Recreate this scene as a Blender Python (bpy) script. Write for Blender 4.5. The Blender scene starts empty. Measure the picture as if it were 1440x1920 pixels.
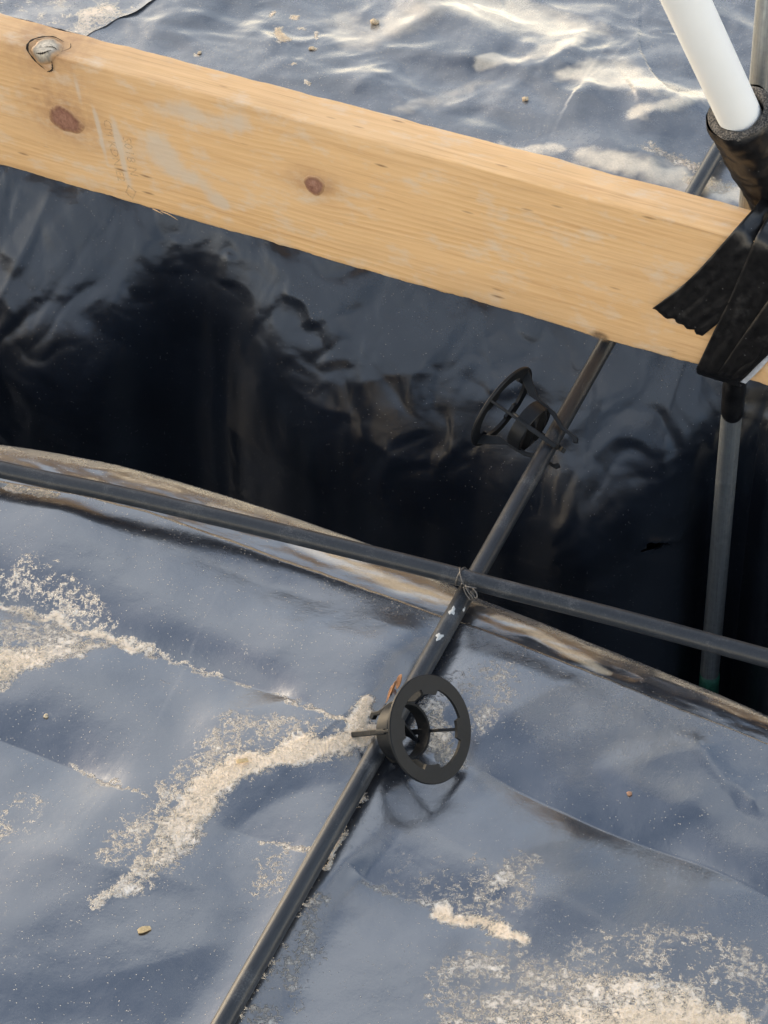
import bpy, bmesh, math, random
import numpy as np
from mathutils import Vector, Matrix

# ------------------------------------------------------------------ camera, world, sun, exposure
SC = bpy.context.scene
COL = SC.collection
CAMPOS = np.array([0.6291791, -1.1243534, 1.2812767])
CAMROT = np.array([[0.8885518, -0.2908491, 0.3547992],
                   [0.4574463, 0.6205242, -0.6369400],
                   [-0.0349080, 0.7282558, 0.6844157]])
FPX = 4505.0                      # focal length in pixels of a 1440 x 1920 frame
cam_d = bpy.data.cameras.new('camera')
cam = bpy.data.objects.new('camera', cam_d); COL.objects.link(cam)
cam_d.sensor_fit = 'VERTICAL'; cam_d.sensor_height = 36.0; cam_d.sensor_width = 27.0
cam_d.lens = FPX / 1920.0 * 36.0
cam_d.clip_start = 0.01; cam_d.clip_end = 2000.0
cam.matrix_world = Matrix([list(CAMROT[i]) + [CAMPOS[i]] for i in range(3)] + [[0, 0, 0, 1]])
SC.camera = cam

SUN_AZ = math.radians(78)      # measured from +Y towards -X: the sun stands low behind the viewer, to the left
SUN_EL = math.radians(17)
SUN_STRENGTH = 0.6
SUN_ANGLE = math.radians(40.0)
SKY_STRENGTH = 0.15
HAZE_H = 0.18
HAZE_K = 13.0
w = bpy.data.worlds.new('World'); SC.world = w; w.use_nodes = True
wn = w.node_tree.nodes; wl = w.node_tree.links; wn.clear()
sky = wn.new('ShaderNodeTexSky'); sky.sky_type = 'NISHITA'; sky.sun_disc = False
sky.sun_elevation = SUN_EL; sky.sun_rotation = -SUN_AZ
sky.air_density = 1.0; sky.dust_density = 2.6; sky.ozone_density = 1.0
bg = wn.new('ShaderNodeBackground'); bg.inputs['Strength'].default_value = SKY_STRENGTH
wo = wn.new('ShaderNodeOutputWorld')
tcw = wn.new('ShaderNodeTexCoord')
mpw = wn.new('ShaderNodeMapping'); mpw.inputs['Scale'].default_value = (1, 1, 2.2); mpw.inputs['Location'].default_value = (58.1, 30.6, 78.2)
cn = wn.new('ShaderNodeTexNoise'); cn.inputs['Scale'].default_value = 2.0; cn.inputs['Detail'].default_value = 7
cn.inputs['Roughness'].default_value = 0.55; cn.inputs['Distortion'].default_value = 0.4
cr = wn.new('ShaderNodeValToRGB'); cr.color_ramp.elements[0].position = 0.42; cr.color_ramp.elements[1].position = 0.68
mxw = wn.new('ShaderNodeMix'); mxw.data_type = 'RGBA'
wl.new(tcw.outputs['Generated'], mpw.inputs['Vector']); wl.new(mpw.outputs['Vector'], cn.inputs['Vector'])
wl.new(cn.outputs['Fac'], cr.inputs['Fac'])
wl.new(cr.outputs['Color'], mxw.inputs['Factor'])
mxw.inputs[7].default_value = (4.2, 4.5, 4.9, 1)      # sunlit cloud
wl.new(sky.outputs['Color'], mxw.inputs[6])
# bright warm haze low over the horizon, the same all the way round
sz = wn.new('ShaderNodeSeparateXYZ'); wl.new(tcw.outputs['Generated'], sz.inputs[0])
def wmath(op, a, b=None):
    n_ = wn.new('ShaderNodeMath'); n_.operation = op
    for i_, v_ in enumerate((a, b)):
        if v_ is None: continue
        if isinstance(v_, (int, float)): n_.inputs[i_].default_value = v_
        else: wl.new(v_, n_.inputs[i_])
    return n_.outputs[0]
hz = wmath('MULTIPLY', wmath('MAXIMUM', sz.outputs['Z'], 0.0), 1 / HAZE_H); hz = wmath('EXPONENT', wmath('MULTIPLY', wmath('MULTIPLY', hz, hz), -1.0))
hz = wmath('MULTIPLY', hz, HAZE_K)
hc = wn.new('ShaderNodeMix'); hc.data_type = 'RGBA'; hc.blend_type = 'ADD'; hc.inputs[0].default_value = 1.0
hv = wn.new('ShaderNodeVectorMath'); hv.operation = 'SCALE'; hv.inputs[0].default_value = (1.0, .82, .58); wl.new(hz, hv.inputs['Scale'])
wl.new(mxw.outputs[2], hc.inputs[6]); wl.new(hv.outputs[0], hc.inputs[7])
wl.new(hc.outputs[2], bg.inputs['Color']); wl.new(bg.outputs['Background'], wo.inputs['Surface'])

sd = bpy.data.lights.new('sun', 'SUN'); so = bpy.data.objects.new('sun', sd); COL.objects.link(so)
sd.energy = SUN_STRENGTH; sd.angle = SUN_ANGLE; sd.color = (1.0, 0.86, 0.68)
sdir = Vector((-math.sin(SUN_AZ) * math.cos(SUN_EL), math.cos(SUN_AZ) * math.cos(SUN_EL), math.sin(SUN_EL)))
so.rotation_euler = sdir.to_track_quat('Z', 'Y').to_euler(); so.location = sdir * 5
SC.view_settings.view_transform = 'Standard'; SC.view_settings.look = 'None'
SC.view_settings.gamma = 1.0; SC.view_settings.use_curve_mapping = False
SC.view_settings.exposure = 1.16
SC.render.resolution_x = 768; SC.render.resolution_y = 1024

# ------------------------------------------------------------------ helpers
def ray(u, v):
    return CAMROT @ np.array([(u - 720) / FPX, -(v - 960) / FPX, -1.0])
def G(u, v, z=0.0):               # the point of the level z that the survey sees at u, v
    d = ray(u, v); return CAMPOS + d * ((z - CAMPOS[2]) / d[2])
def F(u, v, y):                   # the same on the upright plane at distance y across the trench
    d = ray(u, v); return CAMPOS + d * ((y - CAMPOS[1]) / d[1])
def G2(u, v): p = G(u, v); return (p[0], p[1])

def tag(o, label=None, cat=None, group=None, kind=None):
    if label: o['label'] = label
    if cat: o['category'] = cat
    if group: o['group'] = group
    if kind: o['kind'] = kind
    return o
def empty(name, loc=(0, 0, 0)):
    o = bpy.data.objects.new(name, None); o.location = loc; o.empty_display_size = 0.02; COL.objects.link(o); return o
def obj(name, verts, faces, mat=None, parent=None, smooth=True, attrs=None):
    me = bpy.data.meshes.new(name)
    verts = np.asarray(verts, dtype=np.float64)
    if isinstance(faces, np.ndarray):
        n, k = faces.shape
        me.vertices.add(len(verts)); me.vertices.foreach_set('co', verts.astype(np.float32).ravel())
        me.loops.add(n * k); me.loops.foreach_set('vertex_index', faces.astype(np.int32).ravel())
        me.polygons.add(n); me.polygons.foreach_set('loop_start', np.arange(0, n * k, k, dtype=np.int32))
        me.update(calc_edges=True)
    else:
        me.from_pydata([tuple(v) for v in verts], [], faces); me.update()
    me.validate()
    if smooth: me.polygons.foreach_set('use_smooth', np.ones(len(me.polygons), dtype=bool))
    for k_, a in (attrs or {}).items():
        at = me.attributes.new(k_, 'FLOAT', 'POINT'); at.data.foreach_set('value', np.asarray(a, dtype=np.float32).ravel())
    if mat: me.materials.append(mat)
    o = bpy.data.objects.new(name, me); COL.objects.link(o)
    if parent: o.parent = parent
    return o
def bm_obj(name, bm, mat, parent=None, smooth=True):
    bmesh.ops.recalc_face_normals(bm, faces=bm.faces)
    me = bpy.data.meshes.new(name); bm.to_mesh(me); bm.free()
    if smooth: me.polygons.foreach_set('use_smooth', np.ones(len(me.polygons), dtype=bool))
    me.materials.append(mat)
    o = bpy.data.objects.new(name, me); COL.objects.link(o)
    if parent: o.parent = parent
    return o
def grid_faces(ni, nj):           # vertex index = i * nj + j
    i, j = np.meshgrid(np.arange(ni - 1), np.arange(nj - 1), indexing='ij')
    a = (i * nj + j).ravel()
    return np.stack([a, a + nj, a + nj + 1, a + 1], 1)

# gradient noise -----------------------------------------------------
def _perlin(x, y, seed):
    r = np.random.default_rng(seed); perm = r.permutation(512); ang = r.random(512) * 2 * np.pi
    gx, gy = np.cos(ang), np.sin(ang)
    xi = np.floor(x).astype(int); yi = np.floor(y).astype(int); xf = x - xi; yf = y - yi
    def h(a, b): return perm[(perm[a & 511] + b) & 511]
    def dot(a, b, dx, dy): k = h(a, b); return gx[k] * dx + gy[k] * dy
    s = lambda t: t * t * t * (t * (t * 6 - 15) + 10)
    u, v = s(xf), s(yf)
    n00 = dot(xi, yi, xf, yf); n10 = dot(xi + 1, yi, xf - 1, yf)
    n01 = dot(xi, yi + 1, xf, yf - 1); n11 = dot(xi + 1, yi + 1, xf - 1, yf - 1)
    return ((n00 * (1 - u) + n10 * u) * (1 - v) + (n01 * (1 - u) + n11 * u) * v) * 1.5
def noise(x, y, scale, seed, octv=1, rough=0.5):
    t = 0; a = 1.0
    for k in range(octv):
        t = t + a * _perlin(x * scale * 2 ** k + 17.3 * k, y * scale * 2 ** k - 9.1 * k, seed + k); a *= rough
    return t
def sstep(a, b, x):
    t = np.clip((x - a) / (b - a), 0, 1); return t * t * (3 - 2 * t)
def poly_dist(x, y, pts):
    """unsigned distance, signed side (left +) and parameter along a polyline"""
    best = np.full(x.shape, 1e9); side = np.zeros(x.shape); par = np.zeros(x.shape)
    n = len(pts) - 1
    for k in range(n):
        ax, ay = pts[k]; bx, by = pts[k + 1]; dx, dy = bx - ax, by - ay; L2 = dx * dx + dy * dy
        t = np.clip(((x - ax) * dx + (y - ay) * dy) / L2, 0, 1)
        ex = x - ax - t * dx; ey = y - ay - t * dy; d = np.hypot(ex, ey); m = d < best
        best = np.where(m, d, best); side = np.where(m, np.sign(dx * ey - dy * ex), side); par = np.where(m, (k + t) / n, par)
    return best, side, par
def spline(pts, n):
    """Catmull-Rom resampling"""
    P = np.array(pts, float); P = np.vstack([2 * P[0] - P[1], P, 2 * P[-1] - P[-2]])
    out = []; m = len(P) - 3
    for q in np.linspace(0, m - 1e-9, n):
        k = int(q); t = q - k; a, b, c, d = P[k:k + 4]
        out.append(0.5 * (2 * b + (c - a) * t + (2 * a - 5 * b + 4 * c - d) * t * t + (3 * b - a - 3 * c + d) * t ** 3))
    return np.array(out)
def sweep(pts, radius, seg=20, cap=True, rfun=None):
    P = np.array(pts, float); n = len(P)
    T = np.gradient(P, axis=0); T /= np.linalg.norm(T, axis=1)[:, None]
    up = np.array([0, 0, 1.0]) if abs(T[0][2]) < .9 else np.array([1.0, 0, 0])
    N = up - T[0] * (up @ T[0]); N /= np.linalg.norm(N); V = []
    for i in range(n):
        N = N - T[i] * (N @ T[i]); N /= np.linalg.norm(N); B = np.cross(T[i], N)
        for k in range(seg):
            a = 2 * np.pi * k / seg; r = radius if np.isscalar(radius) else radius[i]
            if rfun: r = r * rfun(i, a)
            V.append(P[i] + (N * np.cos(a) + B * np.sin(a)) * r)
    Fc = [(i * seg + k, i * seg + (k + 1) % seg, (i + 1) * seg + (k + 1) % seg, (i + 1) * seg + k) for i in range(n - 1) for k in range(seg)]
    if cap: Fc += [tuple(range(seg - 1, -1, -1)), tuple((n - 1) * seg + k for k in range(seg))]
    return V, Fc

# ------------------------------------------------------------------ materials
class MatB:
    def __init__(s, name):
        s.m = bpy.data.materials.new(name); s.m.use_nodes = True; s.t = s.m.node_tree; s.n = s.t.nodes; s.l = s.t.links
        s.b = s.n['Principled BSDF']; s.out = s.n['Material Output']; s._tc = None
    def tc(s, o='Object'):
        if not s._tc: s._tc = s.n.new('ShaderNodeTexCoord')
        return s._tc.outputs[o]
    def map(s, scale, vec=None, loc=(0, 0, 0), rot=(0, 0, 0)):
        m = s.n.new('ShaderNodeMapping'); m.inputs['Scale'].default_value = scale; m.inputs['Location'].default_value = loc; m.inputs['Rotation'].default_value = rot
        s.l.new(vec or s.tc(), m.inputs['Vector']); return m.outputs['Vector']
    def noise(s, scale, detail=4, rough=.5, vec=None, dist=0):
        n = s.n.new('ShaderNodeTexNoise'); n.inputs['Scale'].default_value = scale; n.inputs['Detail'].default_value = detail
        n.inputs['Roughness'].default_value = rough; n.inputs['Distortion'].default_value = dist
        s.l.new(vec or s.tc(), n.inputs['Vector']); return n.outputs['Fac']
    def vor(s, scale, vec=None, feat='F1', rand=1):
        n = s.n.new('ShaderNodeTexVoronoi'); n.feature = feat; n.inputs['Scale'].default_value = scale; n.inputs['Randomness'].default_value = rand
        s.l.new(vec or s.tc(), n.inputs['Vector']); return n.outputs['Distance']
    def attr(s, name):
        a = s.n.new('ShaderNodeAttribute'); a.attribute_name = name; return a.outputs['Fac']
    def math(s, op, a, b=None, c=None, clamp=False):
        n = s.n.new('ShaderNodeMath'); n.operation = op; n.use_clamp = clamp
        for i, v in enumerate((a, b, c)):
            if v is None: continue
            if isinstance(v, (int, float)): n.inputs[i].default_value = v
            else: s.l.new(v, n.inputs[i])
        return n.outputs[0]
    def ramp(s, fac, stops):
        r = s.n.new('ShaderNodeValToRGB'); e = r.color_ramp.elements
        while len(e) < len(stops): e.new(.5)
        for x, (p, c) in zip(e, stops): x.position = p; x.color = (c if len(c) == 4 else (*c, 1)) if not isinstance(c, (int, float)) else (c, c, c, 1)
        s.l.new(fac, r.inputs['Fac']); return r.outputs['Color']
    def rng(s, v, a, b, c, d, smooth=False):
        n = s.n.new('ShaderNodeMapRange'); n.clamp = True
        if smooth: n.interpolation_type = 'SMOOTHSTEP'
        for i, q in enumerate((a, b, c, d)): n.inputs[i + 1].default_value = q
        s.l.new(v, n.inputs[0]); return n.outputs[0]
    def mix(s, f, a, b, mode='MIX'):
        n = s.n.new('ShaderNodeMix'); n.data_type = 'RGBA'; n.blend_type = mode
        for i, v in ((0, f), (6, a), (7, b)):
            if isinstance(v, (int, float)): n.inputs[i].default_value = v if i == 0 else (v, v, v, 1)
            elif isinstance(v, tuple): n.inputs[i].default_value = (*v, 1)
            else: s.l.new(v, n.inputs[i])
        return n.outputs[2]
    def set(s, k, v):
        if isinstance(v, (int, float)): s.b.inputs[k].default_value = v
        elif isinstance(v, tuple): s.b.inputs[k].default_value = (*v, 1)
        else: s.l.new(v, s.b.inputs[k])
    def bump(s, h, strength=.3, dist=.001, prev=None):
        b = s.n.new('ShaderNodeBump'); b.inputs['Strength'].default_value = strength; b.inputs['Distance'].default_value = dist
        s.l.new(h, b.inputs['Height'])
        if prev: s.l.new(prev, b.inputs['Normal'])
        s.l.new(b.outputs['Normal'], s.b.inputs['Normal']); return b.outputs['Normal']
    def sepx(s, vec=None):
        n = s.n.new('ShaderNodeSeparateXYZ'); s.l.new(vec or s.tc(), n.inputs[0]); return n.outputs

def film_material(name, base, rough, dust_gain=1.0, dustcol=(.30, .33, .375), ior=1.6, fine=.0004):
    """black plastic film under a bloom of dust; attributes 'dust' (0-1 thin bloom) and 'sand' (0-1 blown sand)"""
    m = MatB(name)
    dust = m.attr('dust'); sand = m.attr('sand')
    big = m.noise(14, 4, .55); mid = m.noise(90, 5, .6); fin = m.noise(520, 4, .7); grit = m.noise(1500, 2, .6)
    # thin bloom
    d0 = m.math('MULTIPLY', dust, m.rng(big, .3, .7, .45, 1.15))
    d1 = m.math('MULTIPLY', d0, m.rng(fin, .25, .75, .55, 1.35))
    d1 = m.math('MULTIPLY', d1, m.rng(mid, .3, .7, .75, 1.2), clamp=True)
    # single bright specks
    vs = m.n.new('ShaderNodeTexVoronoi'); vs.inputs['Scale'].default_value = 900; m.l.new(m.tc(), vs.inputs['Vector'])
    sc = m.n.new('ShaderNodeSeparateColor'); m.l.new(vs.outputs['Color'], sc.inputs[0])
    keep = m.math('LESS_THAN', sc.outputs[0], m.math('ADD', m.math('MULTIPLY', dust, .11), .008))
    dot = m.math('MULTIPLY', keep, m.rng(vs.outputs['Distance'], .1, .34, .38, 0))
    # sand: dried lace of grains, round bare spots in it
    hole = m.vor(330); hole2 = m.vor(850)
    wisp = m.noise(230, 9, .72, None, .6); cloud = m.noise(42, 6, .62, None, .8)
    lace = m.math('ADD', m.math('MULTIPLY', m.rng(hole, .05, .55, -.16, .16), 1.0), m.math('MULTIPLY', m.math('SUBTRACT', wisp, .5), 3.4))
    lace = m.math('ADD', lace, m.math('MULTIPLY', m.math('SUBTRACT', cloud, .5), 2.2)); lace = m.math('ADD', lace, m.math('MULTIPLY', m.math('SUBTRACT', grit, .5), .9))
    s0 = m.math('ADD', m.math('MULTIPLY', sand, 1.6), lace)
    sm = m.rng(s0, .46, 1.30, 0, .98, True)
    sm = m.math('MULTIPLY', sm, m.rng(sand, .02, .12, 0, 1))
    sm = m.math('MAXIMUM', sm, dot)
    film = m.mix(m.rng(big, .3, .7, 0, 1), base, tuple(c * 1.25 for c in base))
    c1 = m.mix(m.math('MULTIPLY', d1, dust_gain, clamp=True), film, dustcol)
    sandc = m.mix(m.rng(grit, .3, .7, 0, 1), (.90, .70, .50), (.98, .84, .66))
    sandc = m.mix(m.rng(sand, .2, .8, 0, 1), (.74, .70, .64), sandc)
    c1 = m.mix(m.math('MULTIPLY', m.attr('warm_glow'), m.rng(m.math('ADD', m.math('MULTIPLY', fin, .6), m.math('MULTIPLY', mid, .5)), .3, .75, .5, .95), clamp=True), c1, (.86, .73, .52))  # cream tone painted in for reflected low-sky glow
    m.set('Base Color', m.mix(sm, c1, sandc))
    r = m.math('ADD', rough, m.math('MULTIPLY', d1, .22)); r = m.math('ADD', r, m.math('MULTIPLY', m.math('SUBTRACT', mid, .5), .10))
    m.set('Roughness', m.math('MAXIMUM', r, m.math('MULTIPLY', sm, .95)))
    m.set('IOR', ior)
    spec = m.rng(sm, 0, 1, .5, .08); m.set('Specular IOR Level', spec)
    h = m.math('ADD', m.math('MULTIPLY', m.noise(38, 4, .5), .9), m.math('MULTIPLY', fin, .12))
    n1 = m.bump(h, .45, fine * 4)
    m.bump(m.math('ADD', m.math('MULTIPLY', sm, 1.0), m.math('MULTIPLY', grit, m.math('MULTIPLY', sm, .7))), .7, .0012, n1)
    return m.m

M = {}
M['film_near'] = film_material('dusty_black_film', (.010, .012, .017), .15, .05, (.30, .335, .39), 2.7)
M['film_far'] = film_material('crumpled_black_film', (.024, .029, .038), .17, .46, (.44, .45, .455), 2.1)
M['film_wall'] = film_material('clean_black_film', (.006, .008, .012), .20, .50, (.17, .225, .31), 1.68)  # bluish dust colour doubles as painted sky sheen

def plain(name, col, rough=.5, metal=0, spec=.5, bump=None, var=.2, scale=60):
    m = MatB(name); n = m.noise(scale, 5, .6)
    m.set('Base Color', m.mix(m.rng(n, .3, .7, 0, 1), tuple(c * (1 - var) for c in col), tuple(min(1, c * (1 + var)) for c in col)))
    m.set('Roughness', m.math('ADD', rough - .06, m.math('MULTIPLY', n, .12))); m.set('Metallic', metal); m.set('Specular IOR Level', spec)
    if bump: m.bump(m.noise(bump[0], 4, .6), bump[1], bump[2])
    return m.m
def pipe_plastic():
    m = MatB('black_sheathing')
    n = m.noise(900, 3, .6); b = m.noise(35, 5, .6); st = m.noise(1, 4, .6, m.map((900, 40, 900)))
    dust = m.rng(m.math('ADD', m.math('MULTIPLY', b, .7), m.math('MULTIPLY', n, .5)), .64, .82, 0, .30)
    m.set('Base Color', m.mix(dust, m.mix(m.rng(st, .35, .65, 0, 1), (.012, .015, .019), (.022, .025, .030)), (.23, .23, .23)))
    m.set('Roughness', m.math('ADD', .36, m.math('MULTIPLY', dust, .4))); m.set('IOR', 1.45)
    m.bump(m.math('ADD', m.math('MULTIPLY', st, .6), m.math('MULTIPLY', b, .5)), .25, .0006)
    return m.m
M['sheath'] = pipe_plastic()
M['chair'] = plain('chair_plastic', (.009, .010, .0115), .44, 0, .20, (260, .12, .0006), .3, 120)
def galv():
    m = MatB('galvanized_steel')
    v = m.vor(260); st = m.noise(1, 5, .65, m.map((420, 420, 14))); n = m.noise(120, 5, .65)
    f = m.math('ADD', m.math('MULTIPLY', st, .6), m.math('MULTIPLY', n, .4))
    m.set('Base Color', m.ramp(f, [(.3, (.16, .165, .165)), (.5, (.34, .36, .36)), (.7, (.52, .54, .53))]))
    m.set('Metallic', m.rng(f, .3, .6, .45, .85)); m.set('Roughness', m.rng(n, .3, .7, .55, .36))
    m.bump(m.math('ADD', f, m.math('MULTIPLY', v, .2)), .25, .0006)
    return m.m
M['galv'] = galv()
def pvc():
    m = MatB('white_pvc'); n = m.noise(20, 4, .5)
    m.set('Base Color', m.mix(m.rng(n, .3, .7, 0, 1), (.80, .81, .79), (.84, .85, .84))); m.set('Roughness', .36); m.set('Specular IOR Level', .4)
    m.set('Subsurface Weight', .12); m.b.inputs['Subsurface Radius'].default_value = (.004, .004, .004)
    m.set('Roughness', m.rng(m.noise(1, 4, .6, m.map((90, 90, 12))), .4, .7, .32, .48)); m.bump(m.noise(300, 3, .5), .05, .0004)
    return m.m
M['pvc'] = pvc()
def tape():
    m = MatB('black_tape'); n = m.noise(150, 5, .6); s = m.noise(2200, 2, .7); lint = m.noise(1, 3, .6, m.map((900, 250, 900)))
    vs = m.n.new('ShaderNodeTexVoronoi'); vs.inputs['Scale'].default_value = 1; m.l.new(m.map((420, 420, 700), rot=(.3, .5, .2)), vs.inputs['Vector'])
    sc = m.n.new('ShaderNodeSeparateColor'); m.l.new(vs.outputs['Color'], sc.inputs[0])
    sp = m.math('MULTIPLY', m.math('LESS_THAN', sc.outputs[0], .02), m.rng(vs.outputs['Distance'], .08, .30, .6, 0))
    sp = m.math('MAXIMUM', sp, m.rng(m.noise(60, 5, .65), .58, .80, 0, .10))
    m.set('Base Color', m.mix(sp, m.mix(m.rng(n, .3, .7, 0, 1), (.004, .004, .0045), (.009, .009, .010)), (.30, .29, .28)))
    m.set('Roughness', m.math('ADD', .22, m.math('MULTIPLY', n, .24))); m.set('Specular IOR Level', .5)
    m.bump(m.math('ADD', m.math('MULTIPLY', n, .7), m.math('MULTIPLY', lint, .3)), .3, .0012)
    return m.m
M['tape'] = tape()
def foam():
    m = MatB('grey_foam'); v = m.vor(700); n = m.noise(160, 5, .7)
    f = m.math('ADD', m.math('MULTIPLY', v, .7), m.math('MULTIPLY', n, .7))
    m.set('Base Color', m.ramp(f, [(.38, (.010, .010, .010)), (.66, (.045, .042, .039)), (.92, (.13, .115, .10))])); m.set('Roughness', .9)
    m.bump(f, .8, .0012); return m.m
M['foam'] = foam()
M['wire'] = plain('tie_wire', (.12, .11, .10), .5, .6, .5, None, .35, 900)
M['leaf'] = plain('dry_leaf', (.34, .17, .085), .7, 0, .3, (500, .4, .0006), .4, 260)
M['chip'] = plain('wood_chip', (.58, .42, .22), .8, 0, .2, (900, .5, .0005), .3, 500)
M['clod'] = plain('soil_clod', (.62, .50, .34), .95, 0, .1, (900, .9, .001), .25, 300)
M['sand'] = plain('sand', (.84, .70, .53), .9, 0, .2, None, .25, 700)
M['soil'] = plain('soil', (.42, .33, .24), .95, 0, .1, (30, .6, .01), .3, 3)
M['grey_strip'] = plain('grey_strip', (.36, .38, .42), .5, 0, .4, None, .2, 300)
M['green'] = plain('green_tape', (.02, .10, .065), .5, 0, .4, (300, .4, .001), .4, 300)
M['paint'] = plain('white_paint', (.42, .43, .42), .6, 0, .3, None, .2, 900)

# wood of the board: grain runs along x and swings round the knots
BX0, BX1 = -1.1, 0.42
BY0, BY1 = 0.3112, 0.3493
BZ0, BZ1 = 0.020, 0.1597
KNOTS = [(-0.4728, 0.0939, .024, .022), (-0.2226, 0.0974, .014, .013), (-0.4887, 0.166, .026, .022)]
def wood():
    m = MatB('pine_wood'); x, y, z = m.sepx()
    zz = m.math('ADD', z, m.math('MULTIPLY', y, .6))
    f = zz
    halo = None
    for kx, kz, ka, kb in KNOTS:
        dx = m.math('MULTIPLY', m.math('SUBTRACT', x, kx), 1 / (ka * 2.6)); dz = m.math('MULTIPLY', m.math('SUBTRACT', z, kz), 1 / (kb * 1.7))
        e = m.math('EXPONENT', m.math('MULTIPLY', m.math('ADD', m.math('MULTIPLY', dx, dx), m.math('MULTIPLY', dz, dz)), -1))
        f = m.math('SUBTRACT', f, m.math('MULTIPLY', m.math('MULTIPLY', m.math('SUBTRACT', z, kz), .78), e))
        halo = e if halo is None else m.math('ADD', halo, e)
    wob = m.noise(1, 3, .5, m.map((1.6, 7, 7))); wob2 = m.noise(1, 3, .5, m.map((5, 40, 40)))
    f = m.math('ADD', f, m.math('MULTIPLY', m.math('SUBTRACT', wob, .5), .05))
    f = m.math('ADD', f, m.math('MULTIPLY', m.math('SUBTRACT', wob2, .5), .004))
    ring = m.math('FRACT', m.math('MULTIPLY', f, 165))
    ring = m.rng(ring, 0, .85, 0, 1, True); ring = m.math('MULTIPLY', ring, m.rng(m.math('FRACT', m.math('MULTIPLY', f, 165)), .85, 1, 1, 0))
    fib = m.noise(1, 5, .7, m.map((22, 1500, 1500))); fib2 = m.noise(1, 4, .6, m.map((9, 240, 240)))
    tone = m.noise(1, 4, .5, m.map((5, 30, 30)))
    vis = m.rng(m.noise(1, 3, .5, m.map((6, 22, 22))), .35, .65, .20, 1.0)
    c = m.mix(m.math('MULTIPLY', ring, vis), (.735, .485, .255), (.58, .345, .142))
    c = m.mix(m.rng(m.noise(1, 3, .5, m.map((2.2, 14, 14), loc=(3, 1, 2))), .38, .62, 0, .65), c, (.585, .375, .195))
    c = m.mix(m.rng(tone, .3, .7, 0, .5), c, (.66, .405, .185))
    c = m.mix(m.rng(fib, .45, .8, 0, .35), c, (.80, .58, .33))
    c = m.mix(m.rng(fib2, .5, .75, 0, .6), c, (.48, .27, .115))
    streak = m.noise(1, 4, .65, m.map((7, 700, 330)))
    c = m.mix(m.math('MULTIPLY', m.rng(streak, .54, .72, 0, .7), m.rng(z, .150, .158, .35, 1)), c, (.42, .245, .115))
    c = m.mix(m.math('MULTIPLY', halo, .30, clamp=True), c, (.52, .31, .15))
    c = m.mix(m.math('MULTIPLY', m.math('POWER', halo, 2.6), m.rng(m.noise(110, 4, .6), .35, .65, .25, .8), clamp=True), c, (.34, .19, .10))
    # pale laitance wiped and dripped over the face
    sm = m.noise(1, 5, .6, m.map((26, 20, 20))); pat = None
    for (px, pz, ra, rb, k) in [(-.372, .083, .030, .026, 1.0), (-.345, .066, .028, .012, .9), (-.318, .050, .012, .009, 1.3), (-.437, .085, .0035, .035, 1.2), (-.418, .075, .0045, .04, 1.1), (-.455, .13, .004, .02, .9), (-.335, .135, .03, .012, .8), (-.30, .14, .03, .014, .7), (-.085, .03, .05, .012, .4), (.05, .06, .05, .018, .4), (-.06, .11, .012, .025, .6)]:
        dx = m.math('MULTIPLY', m.math('SUBTRACT', m.math('ADD', x, m.math('MULTIPLY', m.math('SUBTRACT', z, pz), .12)), px), 1 / ra); dz = m.math('MULTIPLY', m.math('SUBTRACT', z, pz), 1 / rb)
        e = m.math('MULTIPLY', m.math('EXPONENT', m.math('MULTIPLY', m.math('ADD', m.math('MULTIPLY', dx, dx), m.math('MULTIPLY', dz, dz)), -1)), k)
        pat = e if pat is None else m.math('ADD', pat, e)
    pm = m.rng(m.math('ADD', pat, m.math('MULTIPLY', m.math('SUBTRACT', sm, .5), 2.4)), .34, 1.05, 0, .66, True)
    c = m.mix(pm, c, (.56, .49, .40))
    gen = m.rng(m.noise(1, 5, .65, m.map((30, 60, 60))), .52, .72, 0, .65)
    c = m.mix(gen, c, (.62, .52, .40))
    # grey grime flecks along the fibres
    fl = m.rng(m.noise(1, 4, .7, m.map((55, 420, 420))), .70, .80, 0, .5)
    c = m.mix(fl, c, (.26, .21, .16))
    # small dark pits and resin dashes along the grain
    vs = m.n.new('ShaderNodeTexVoronoi'); vs.inputs['Scale'].default_value = 1; m.l.new(m.map((38, 190, 190)), vs.inputs['Vector'])
    sc = m.n.new('ShaderNodeSeparateColor'); m.l.new(vs.outputs['Color'], sc.inputs[0])
    pit = m.math('MULTIPLY', m.math('LESS_THAN', sc.outputs[0], .035), m.rng(vs.outputs['Distance'], .08, .30, .85, 0))
    c = m.mix(pit, c, (.22, .125, .06))
    m.set('Base Color', c); m.set('Roughness', .62); m.set('Specular IOR Level', .3)
    m.bump(m.math('ADD', m.math('MULTIPLY', fib, .8), m.math('ADD', m.math('MULTIPLY', ring, .35), m.math('MULTIPLY', fib2, .6))), .35, .0007)
    return m.m
M['wood'] = wood()
def knotmat(name, c0, c1, c2, wood=(.46, .275, .135)):
    m = MatB(name); v = m.noise(130, 5, .65, None, 1.2); r = m.noise(1, 4, .6, m.map((420, 420, 200), rot=(0, .6, 0)))
    f = m.math('ADD', m.math('MULTIPLY', v, .6), m.math('MULTIPLY', r, .4))
    rim = m.math('ADD', m.attr('rim'), m.math('MULTIPLY', m.math('SUBTRACT', v, .5), .5))
    c = m.mix(m.rng(rim, .45, .72, 0, .6), m.ramp(f, [(.34, c0), (.5, c1), (.68, c2)]), c0)
    m.set('Base Color', m.mix(m.rng(rim, .66, .98, 0, 1), c, wood)); m.set('Roughness', .55); m.bump(f, .4, .0008); return m.m
M['knot_red'] = knotmat('knot_wood', (.15, .060, .036), (.27, .130, .085), (.40, .235, .165))
M['knot_pale'] = knotmat('weathered_knot', (.10, .09, .075), (.46, .40, .31), (.66, .58, .46))
M['bark'] = plain('bark_crack', (.035, .028, .022), .9, 0, .1, None, .5, 300)
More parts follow.
